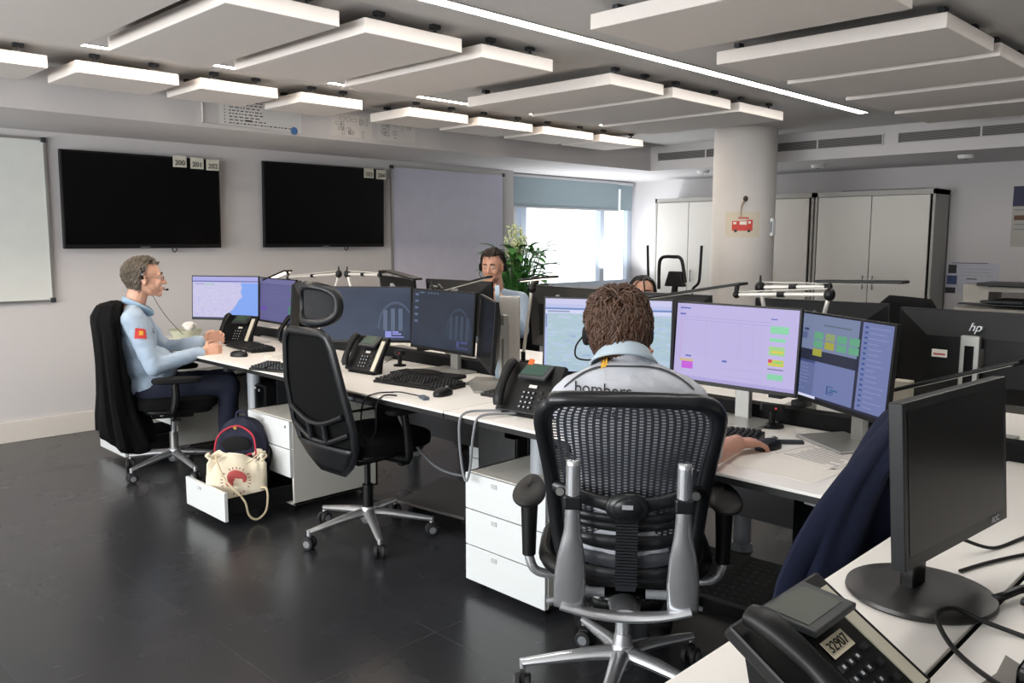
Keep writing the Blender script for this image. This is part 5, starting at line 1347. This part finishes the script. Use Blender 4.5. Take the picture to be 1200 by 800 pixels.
def torso(b, hip, chest, neck, sh, wd=1.0, fat=1.0, skin=False):
    hip, chest, neck = Vector(hip), Vector(chest), Vector(neck)
    if skin:
        L, Rr = Vector(sh[0]), Vector(sh[1]); dn = Vector((0, 0, -.03))
        b.ell(hip, (.09, .13, .10)); b.ell(hip.lerp(chest, .5), (.08, .12, .15)); b.ell(chest, (.085, .135, .13)); b.cap(L.lerp(chest, .3)+dn, Rr.lerp(chest, .3)+dn, .05, .05)
        b.cap(L+dn*.6, Rr+dn*.6, .04, .04); b.cap(chest, neck+dn, .06, .05); return
    b.ell(hip, (.125*fat, .165*wd, .12)); b.ell(hip.lerp(chest, .45), (.12*fat, .155*wd, .14)); b.ell(chest, (.118*fat, .17*wd, .17))
    L, Rr = Vector(sh[0]), Vector(sh[1]); m_ = (L+Rr)/2
    b.cap(L.lerp(m_, .12), Rr.lerp(m_, .12), .062, .062); b.cap(L.lerp(chest, .35), Rr.lerp(chest, .35), .085*fat, .085*fat)
    b.cap(L.lerp(m_, .25)+Vector((0, 0, .01)), neck, .05, .052); b.cap(Rr.lerp(m_, .25)+Vector((0, 0, .01)), neck, .05, .052)
def legs(P, hipz, hipx, knees, ankles, m, yaw=0, r=(.092, .068, .05)):
    b = MB(); b.ell((hipx, 0, hipz+.02), (.14, .175, .11))
    for i, s_ in enumerate((1, -1)):
        H = Vector((hipx+.02, s_*.09, hipz+.01)); b.cap(H, knees[i], r[0], r[1]); b.cap(knees[i], ankles[i], r[1], r[2])
    o = b.build('trousers', m, P, smooth=True, remesh=.013, smit=4); wrinkle(o, .014, .07)
    for i in range(2):
        A_ = Vector(ankles[i]); b = MB(); b.ell(A_+Vector((.07, 0, -.045)), (.125, .045, .038), nu=20, nv=10, p=.8); b.cap(A_+Vector((0, 0, .01)), A_+Vector((0, 0, -.03)), .045, .045); b.build('shoe', BLKM, P, smooth=True)

# ---------------------------------------------------------------- grey-haired man
P1L = (2.15, 5.1, 0); A1 = -23
HM1 = hm((-.115, .01, 1.205), 2, 0)
b = MB(); head_prims(b, HM1, 1.0)
b.cap((-.15, .01, 1.16), (-.19, 0, 1.03), .056, .064); torso(b, (-.14, 0, .55), (-.19, 0, .84), (-.19, 0, 1.03), ((-.19, .17, .985), (-.19, -.17, .985)), skin=True)
RW, LW = V(.185, -.13, .755), V(.20, .09, .80)
b.chain([(-.19, -.185, .975), (-.09, -.235, .70), RW], [.045, .038, .026]); b.chain([(-.19, .185, .975), (-.03, .235, .74), LW], [.045, .038, .026])
hand(b, RW+V(.01, .01, .0), (.85, .35, .18), (.1, .9, -.3), (.2, .2, .9), curl=(.55, .9, .6)); hand(b, LW+V(.01, 0, .0), (.8, -.25, .35), (.1, -.9, -.3), (.1, -.1, .9), curl=(.5, .7, .5))
P1 = b.build('person', SKIN, smooth=True, remesh=.0055, smit=3); P1.location = P1L; P1.rotation_euler = (0, 0, R(A1))
tag(P1, 'seated grey-haired person in a pale blue long-sleeved shirt gesturing with both hands', 'person')
face_details(P1, HM1, 1.0, brow='#5d4b3e')
hair(P1, HM1, 1.0, HAIRG, 1300, .055, .0036, seed=2, lift=.022, hairline=.72, nape=-.62, side=.12, wav=.7, crown=(.8, -.1, .6))
SB = mat('shirt_pale_blue', '#9fb1c4', .85, var=.05, bump=.15, bscale=90)
b = MB(); torso(b, (-.14, 0, .56), (-.19, 0, .84), (-.195, 0, 1.02), ((-.19, .175, .985), (-.19, -.175, .985)), 1.02, 1.02)
b.ell((-.08, 0, .66), (.12, .15, .13))
b.chain([(-.19, -.19, .975), (-.09, -.238, .70), RW-V(.02, 0, 0)], [.068, .056, .041]); b.chain([(-.19, .19, .975), (-.03, .238, .74), LW-V(.02, 0, 0)], [.068, .056, .041])
S1 = b.build('shirt', SB, P1, smooth=True, remesh=.009, smit=5); wrinkle(S1, .014, .06)
b = MB(); b.tube([(-.24, 0, 1.08), (-.22, -.05, 1.072), (-.165, -.064, 1.045), (-.11, -.034, 1.01), (-.10, 0, .99), (-.11, .034, 1.01), (-.165, .064, 1.045), (-.22, .05, 1.072)], .015, 8, 4, closed=True, flat=1.6, up=(0, 0, 1)); b.build('collar', mat('collar_blue', '#8fabc2', .85), P1, smooth=True)
p, f_ = gridpts((-.15, -.262, .90), (1, .0, -.1), (.1, -.1, 1), .062, .062); decal('shoulder_patch', P1, p, f_, mat('patch_red', '#c63a36', .7), S1, .004, 'red shoulder patch')
p, f_ = gridpts((-.148, -.262, .903), (1, .0, -.1), (.1, -.1, 1), .022, .026, 4, 4); decal('patch_crest', P1, p, f_, mat('patch_yellow', '#e0a83a', .7), S1, .006)
p, f_ = gridpts((-.06, -.09, .905), (.3, -1, -.3), (0, -.1, 1), .06, .008, 8, 2); decal('chest_print', P1, p, f_, INK, S1, .004)
p, f_ = gridpts((-.058, -.09, .888), (.3, -1, -.3), (0, -.1, 1), .05, .008, 8, 2); decal('chest_print', P1, p, f_, INK, S1, .004)
p, f_ = gridpts((-.07, .0, .94), (0, 1, 0), (-.15, 0, 1), .008, .12, 2, 8); decal('zip', P1, p, f_, mat('zip_navy', '#2c3a5a', .6), S1, .003)
legs(P1, .515, -.12, (V(.33, .12, .545), V(.33, -.12, .545)), (V(.36, .13, .09), V(.30, -.13, .09)), mat('trousers_navy', '#151a2e', .9, var=.15))
b = MB(HM1)
for s_ in (-1, 1):
    b.tube([(.099, s_*.031+.019*math.cos(q*PI/6), .002+.014*math.sin(q*PI/6)) for q in range(12)], .0012, 6, closed=True); b.tube([(.098, s_*.05, .004), (.06, s_*.075, .006), (-.01, s_*.082, .008)], .0013, 6, 3)
b.tube([(.101, -.012, .004), (.105, 0, .007), (.101, .012, .004)], .0012, 6, 3); b.build('glasses', DGREY, P1, smooth=True)
def headset(P, HM, side, label, boom, k=1.0, cord=None, cups=(-1, 1)):
    t = empty('headset', (0, 0, 0), 0, label, 'headset'); t.matrix_world = Matrix.Translation(P.location) @ P.rotation_euler.to_matrix().to_4x4() @ HM
    b = MB(); b.tube([(-.02, -.088, .0), (-.022, -.094, .05), (-.024, -.06, .108), (-.025, 0, .128), (-.024, .06, .108), (-.022, .094, .05), (-.02, .088, 0)], .005, 8, 6, flat=1.4); b.build('headband', BLK, t, smooth=True)
    for s_ in cups:
        b = MB(); b.ell((-.012, s_*.094, -.008), (.028, .013, .030), nu=20, nv=10, p=.8); b.build('ear_cushion', BLKM, t, smooth=True)
    b = MB(); b.tube(boom, .0028, 7, 6); e_ = Vector(boom[-1]); b.ell(e_, (.010, .007, .007), nu=12, nv=8); b.build('microphone_boom', BLK, t, smooth=True)
    b = MB(); b.cyl((-.018, side*.098, .03), (-.018, side*.101, .03), .008, seg=16); b.build('silver_disc', SILVER, t, smooth=True)
    if cord: MB().tube(cord, .002, 6, 6).build('cord', BLK, t, smooth=True)
    return t
headset(P1, HM1, -1, 'thin black headset worn by the grey-haired person', [(-.005, .1, -.02), (.05, .085, -.055), (.105, .04, -.072), (.118, .015, -.070)], cord=[(.0, .1, -.03), (.06, .1, -.16), (.12, .1, -.26), (.2, .1, -.36)], cups=(1,))

# ---------------------------------------------------------------- person in the bombers shirt
P2L = (2.06, 1.54, 0); A2 = 38
ca, sa = math.cos(R(A2)), math.sin(R(A2))
def loc2(x, y, z): dx, dy = x-P2L[0], y-P2L[1]; return V(dx*ca+dy*sa, -dx*sa+dy*ca, z)
HM2 = hm((-.045, .035, 1.17), 10, -6)
RW2 = loc2(2.44, 1.375, .782); RE2 = loc2(2.15, 1.32, .80)
LW2 = V(.085, .015, 1.03); LE2 = V(.20, .14, .80)
b = MB(); head_prims(b, HM2, 1.0)
b.cap((-.06, .03, 1.15), (-.09, .01, 1.06), .054, .056); torso(b, (-.12, 0, .55), (-.11, 0, .87), (-.09, 0, 1.07), ((-.10, .165, .98), (-.08, -.165, .98)), skin=True)
b.chain([V(-.09, -.165, .955), RE2, RW2], [.042, .043, .029]); b.chain([V(-.10, .165, .955), LE2, LW2], [.042, .043, .029])
d2 = loc2(2.63, 1.355, .765)-RW2
hand(b, RW2, (d2.x, d2.y, -.02), (0, 0, -1), (0, 1, 0) if False else loc2(2.5, 1.6, 0)-loc2(2.5, 1.3, 0), curl=(.28, .45, .3), k=1.04, fan=.09)
hand(b, LW2, (-.25, -.55, .55), (-.8, .3, -.1), (.2, .2, .9), curl=(.35, .6, .4), k=1.0)
P2 = b.build('person', SKIN2, smooth=True, remesh=.0048, smit=2); P2.location = P2L; P2.rotation_euler = (0, 0, R(A2))
tag(P2, 'seated brown-haired person seen from behind in a grey bombers shirt, hand on a mouse', 'person')
face_details(P2, HM2, 1.0)
hair(P2, HM2, 1.03, HAIRB, 3000, .08, .0032, seed=5, lift=.022, hairline=.55, nape=-.66, side=-.05, wav=1.6, top=1.2)
SG = mat('shirt_grey', '#b9bcc3', .88, var=.03, bump=.15, bscale=90)
b = MB(); torso(b, (-.11, 0, .56), (-.13, 0, .87), (-.115, 0, 1.085), ((-.12, .17, .995), (-.10, -.17, .995)), 1.02, .96)
b.cap((-.11, -.17, .975), Vector((-.10, -.185, .98)).lerp(RE2, .84), .066, .066); b.cap((-.12, .17, .975), Vector((-.12, .185, .98)).lerp(LE2, .84), .066, .066)
for s_ in (-1, 1): b.cap((-.12, s_*.165, .985), (-.115, s_*.03, 1.06), .06, .055)
b.ell((-.15, 0, .98), (.085, .15, .09))
S2 = b.build('shirt', SG, P2, smooth=True, remesh=.009, smit=6); wrinkle(S2, .012, .08)
b = MB()
def col(u_, v_):
    a = 2*PI*u_; rr = .078-.012*v_+.012*(1-v_)
    return (-.105+rr*math.cos(a)*.95, .015+rr*1.1*math.sin(a), 1.080+.036*v_-.045*math.cos(a) )
b.surf(col, 32, 5, closeu=True); b.build('collar', mat('collar_grey', '#aab8c2', .85), P2, smooth=True, solid=.006)
# piping across the shoulders
n_ = 60; pp = []
for i in range(n_+1):
    y = .185-.37*i/n_; z = 1.086-.066*abs(y/.185)**2.6
    pp += [(-.30, y, z-.0026), (-.30, y, z+.0026)]
decal('yoke_piping', P2, pp, [(2*i, 2*i+2, 2*i+3, 2*i+1) for i in range(n_)], INK, S2, .003, proj=True)
p, f_ = gridpts((-.30, .070, 1.098), (0, 1, 0), (0, 0, 1), .018, .02, 4, 4); decal('yellow_mark', P2, p, f_, mat('yellow_print', '#e8b53c', .7), S2, .003, 'yellow mark', proj=True)
def shirt_text(s, size, c, m):
    o = text('shirt_lettering', s, size, m, Matrix.Translation(c) @ Matrix.Rotation(-PI/2, 4, 'Z') @ Matrix.Rotation(PI/2, 4, 'X'), P2, depth=0)
    bm = bmesh.new(); bm.from_mesh(o.data); bmesh.ops.triangulate(bm, faces=bm.faces[:]); bmesh.ops.subdivide_edges(bm, edges=bm.edges[:], cuts=2, use_grid_fill=True); bm.to_mesh(o.data); bm.free()
    s_ = o.modifiers.new('s', 'SHRINKWRAP'); s_.target = S2; s_.wrap_method = 'PROJECT'; s_.use_project_x = True; s_.use_positive_direction = True; s_.use_negative_direction = True; s_.project_limit = .3; s_.offset = .003; s_.wrap_mode = 'ABOVE_SURFACE'
    return o
shirt_text('bombers', .046, (-.30, .074, 1.021), EDGE); shirt_text('TEOC', .038, (-.30, .07, .955), EDGE)
p, f_ = gridpts((-.06, -.262, .955), (1, 0, 0), (0, -.1, 1), .10, .03, 8, 4); decal('sleeve_patch', P2, p, f_, mat('patch_red', '#c63a36', .7), S2, .004, 'red sleeve patch')
p, f_ = gridpts((-.12, -.25, .955), (1, -1, 0), (0, -.1, 1), .05, .03, 8, 4); decal('sleeve_patch', P2, p, f_, MATS['patch_red'], S2, .004, 'red sleeve patch')
legs(P2, .505, -.06, (V(.34, .13, .52), V(.34, -.13, .52)), (V(.40, .13, .09), V(.36, -.14, .09)), mat('trousers_dark', '#14161c', .9, var=.15))
headset(P2, HM2, 1, 'black headset worn by the person in the bombers shirt', [(-.01, .104, -.01), (-.005, .125, -.04), (.02, .12, -.075), (.07, .07, -.085), (.105, .03, -.075)])

# ---------------------------------------------------------------- young person by the plant
P3L = (4.28, 4.42, 0); A3 = 215
HM3 = hm((.06, -.005, 1.25), -8, -10)
b = MB(); head_prims(b, HM3, .98)
b.cap((.03, 0, 1.2), (-.02, 0, 1.09), .054, .062); torso(b, (-.08, 0, .58), (-.05, 0, .88), (-.03, 0, 1.06), ((-.03, .175, 1.01), (-.03, -.175, 1.01)), skin=True)
b.chain([(-.03, -.18, 1.0), (.16, -.23, .80), (.17, -.06, 1.06)], [.045, .038, .026]); b.chain([(-.03, .18, 1.0), (.16, .22, .80), (.28, .12, .95)], [.045, .038, .026])
hand(b, (.17, -.06, 1.065), (-.1, .3, .9), (-.9, .2, 0), (0, .8, .3), curl=(.5, .7, .5)); hand(b, (.28, .12, .955), (.3, -.3, .8), (-.5, -.8, 0), (-.5, .3, .3), curl=(.5, .8, .6))
P3 = b.build('person', SKIN3, smooth=True, remesh=.0065, smit=3); P3.location = P3L; P3.rotation_euler = (0, 0, R(A3))
tag(P3, 'young dark-haired person in a pale blue shirt, hand at the mouth, by the plant', 'person')
face_details(P3, HM3, .98, brow='#1c1410', eye='#1c1410')
hair(P3, HM3, .99, HAIRD, 500, .04, .004, seed=7, lift=.012, hairline=.66, nape=-.5, side=.1, wav=.5, top=1.6, crown=(.75, .15, .65))
b = MB(); torso(b, (-.08, 0, .58), (-.05, 0, .88), (-.035, 0, 1.05), ((-.03, .18, 1.01), (-.03, -.18, 1.01)), 1.02, 1.0)
b.chain([(-.03, -.185, 1.0), (.16, -.233, .80), (.172, -.07, 1.035)], [.068, .056, .040]); b.chain([(-.03, .185, 1.0), (.16, .223, .80), (.27, .13, .91)], [.068, .056, .042])
S3 = b.build('shirt', SB, P3, smooth=True, remesh=.010, smit=5); wrinkle(S3, .014, .06)
legs(P3, .515, -.06, (V(.36, .12, .54), V(.36, -.12, .54)), (V(.38, .13, .09), V(.34, -.13, .09)), MATS['trousers_navy'])
headset(P3, HM3, -1, 'black headset worn by the young person by the plant', [(-.005, -.1, -.02), (.05, -.085, -.055), (.1, -.035, -.072)])

# ---------------------------------------------------------------- dark-haired person
P4L = (4.35, 3.12, 0); A4 = 205
HM4 = hm((.07, -.01, 1.105), 14, 0)
b = MB(); head_prims(b, HM4, .94, .92)
b.cap((.03, 0, 1.07), (-.03, 0, .97), .048, .055); torso(b, (-.08, 0, .55), (-.06, 0, .80), (-.04, 0, .96), ((-.04, .16, .90), (-.04, -.16, .90)), skin=True)
b.chain([(-.04, -.165, .90), (.12, -.22, .74), (.32, -.12, .78)], [.04, .034, .023]); b.chain([(-.04, .165, .90), (.12, .22, .74), (.32, .12, .78)], [.04, .034, .023])
hand(b, (.32, -.12, .785), (1, .1, 0), (0, 0, -1), (0, 1, 0), k=.92); hand(b, (.32, .12, .785), (1, -.1, 0), (0, 0, -1), (0, -1, 0), k=.92)
P4 = b.build('person', SKIN3, smooth=True, remesh=.0065, smit=3); P4.location = P4L; P4.rotation_euler = (0, 0, R(A4))
tag(P4, 'dark-haired person of whom only the forehead and parted hair rise above a monitor back', 'person')
face_details(P4, HM4, .94, brow='#120d0b', eye='#1c1410')
hair(P4, HM4, .98, HAIRK, 520, .12, .0055, seed=9, lift=.006, hairline=.80, nape=-.95, side=-.45, wav=.1, crown=(.62, .0, .78))
b = MB(); torso(b, (-.08, 0, .55), (-.06, 0, .80), (-.045, 0, .95), ((-.04, .165, .90), (-.04, -.165, .90)), .96, .94)
b.chain([(-.04, -.17, .90), (.12, -.223, .74), (.30, -.12, .78)], [.06, .05, .036]); b.chain([(-.04, .17, .90), (.12, .223, .74), (.30, .12, .78)], [.06, .05, .036])
b.build('shirt', mat('shirt_navy', '#20283e', .88), P4, smooth=True, remesh=.010, smit=5)
legs(P4, .505, -.06, (V(.34, .11, .53), V(.34, -.11, .53)), (V(.36, .12, .09), V(.34, -.12, .09)), MATS['trousers_dark'])
# ================================================================== CAMERA AND LIGHT
cam = bpy.data.cameras.new('camera'); co = bpy.data.objects.new('camera', cam); COL.objects.link(co)
co.location = (0, 0, 1.45)
yaw, pitch, roll = R(44.742), R(-7.0), R(.11)
f = Vector((math.cos(pitch)*math.cos(yaw), math.cos(pitch)*math.sin(yaw), math.sin(pitch)))
r = f.cross(Vector((0, 0, 1))).normalized(); u = r.cross(f)
r2 = math.cos(roll)*r+math.sin(roll)*u; u2 = -math.sin(roll)*r+math.cos(roll)*u
co.matrix_world = Matrix(((r2.x, u2.x, -f.x, 0), (r2.y, u2.y, -f.y, 0), (r2.z, u2.z, -f.z, 1.45), (0, 0, 0, 1)))
cam.sensor_width = 36; cam.lens = 981.8/1200*36; cam.clip_start = .05
SC.camera = co
w = bpy.data.worlds.new('world'); SC.world = w; w.use_nodes = True
nt = w.node_tree; bgn = nt.nodes['Background']; bgn.inputs[0].default_value = (.93, .97, 1, 1); bgn.inputs[1].default_value = 2.8
def area(name, loc, rot, sx, sy, power, color):
    l = bpy.data.lights.new(name, 'AREA'); l.shape = 'RECTANGLE'; l.size = sx; l.size_y = sy; l.energy = power; l.color = color
    o = bpy.data.objects.new(name, l); COL.objects.link(o); o.location = loc; o.rotation_euler = rot
    return o
# daylight through the two windows behind the camera and the far window
area('daylight_behind', (X0+.02, 4.25, 1.5), (0, -PI/2, 0), 1.5, 3.2, 98, (.92, .97, 1))
area('daylight_behind', (X0+.02, .9, 1.5), (0, -PI/2, 0), 1.5, 2.5, 64, (.92, .97, 1))
# added fill lights, aimed up from the window openings to brighten the ceiling
area('ceiling_fill', (X0+.1, 4.25, 1.2), (0, -PI/2-R(60), 0), 1.0, 3.2, 172, (1, .975, .95))
area('ceiling_fill', (X0+.1, .9, 1.2), (0, -PI/2-R(60), 0), 1.0, 2.5, 108, (1, .975, .95))
area('daylight_far', (8.1, YV-.12, 1.35), (-PI/2, 0, 0), 2.1, .9, 10, (.88, .94, 1))
area('ceiling_fill', (8.0, YV-.2, 1.0), (-PI/2-R(76), 0, 0), 2.0, .3, 30, (.95, .97, 1))  # added upward fill for the far panels and bulkhead
SC.view_settings.view_transform = 'Standard'; SC.view_settings.look = 'None'; SC.view_settings.gamma = 1
SC.view_settings.use_curve_mapping = False
SC.view_settings.exposure = 0
SC.cycles.use_denoising = True
SC.cycles.max_bounces = 8
SC.cycles.sample_clamp_indirect = 6
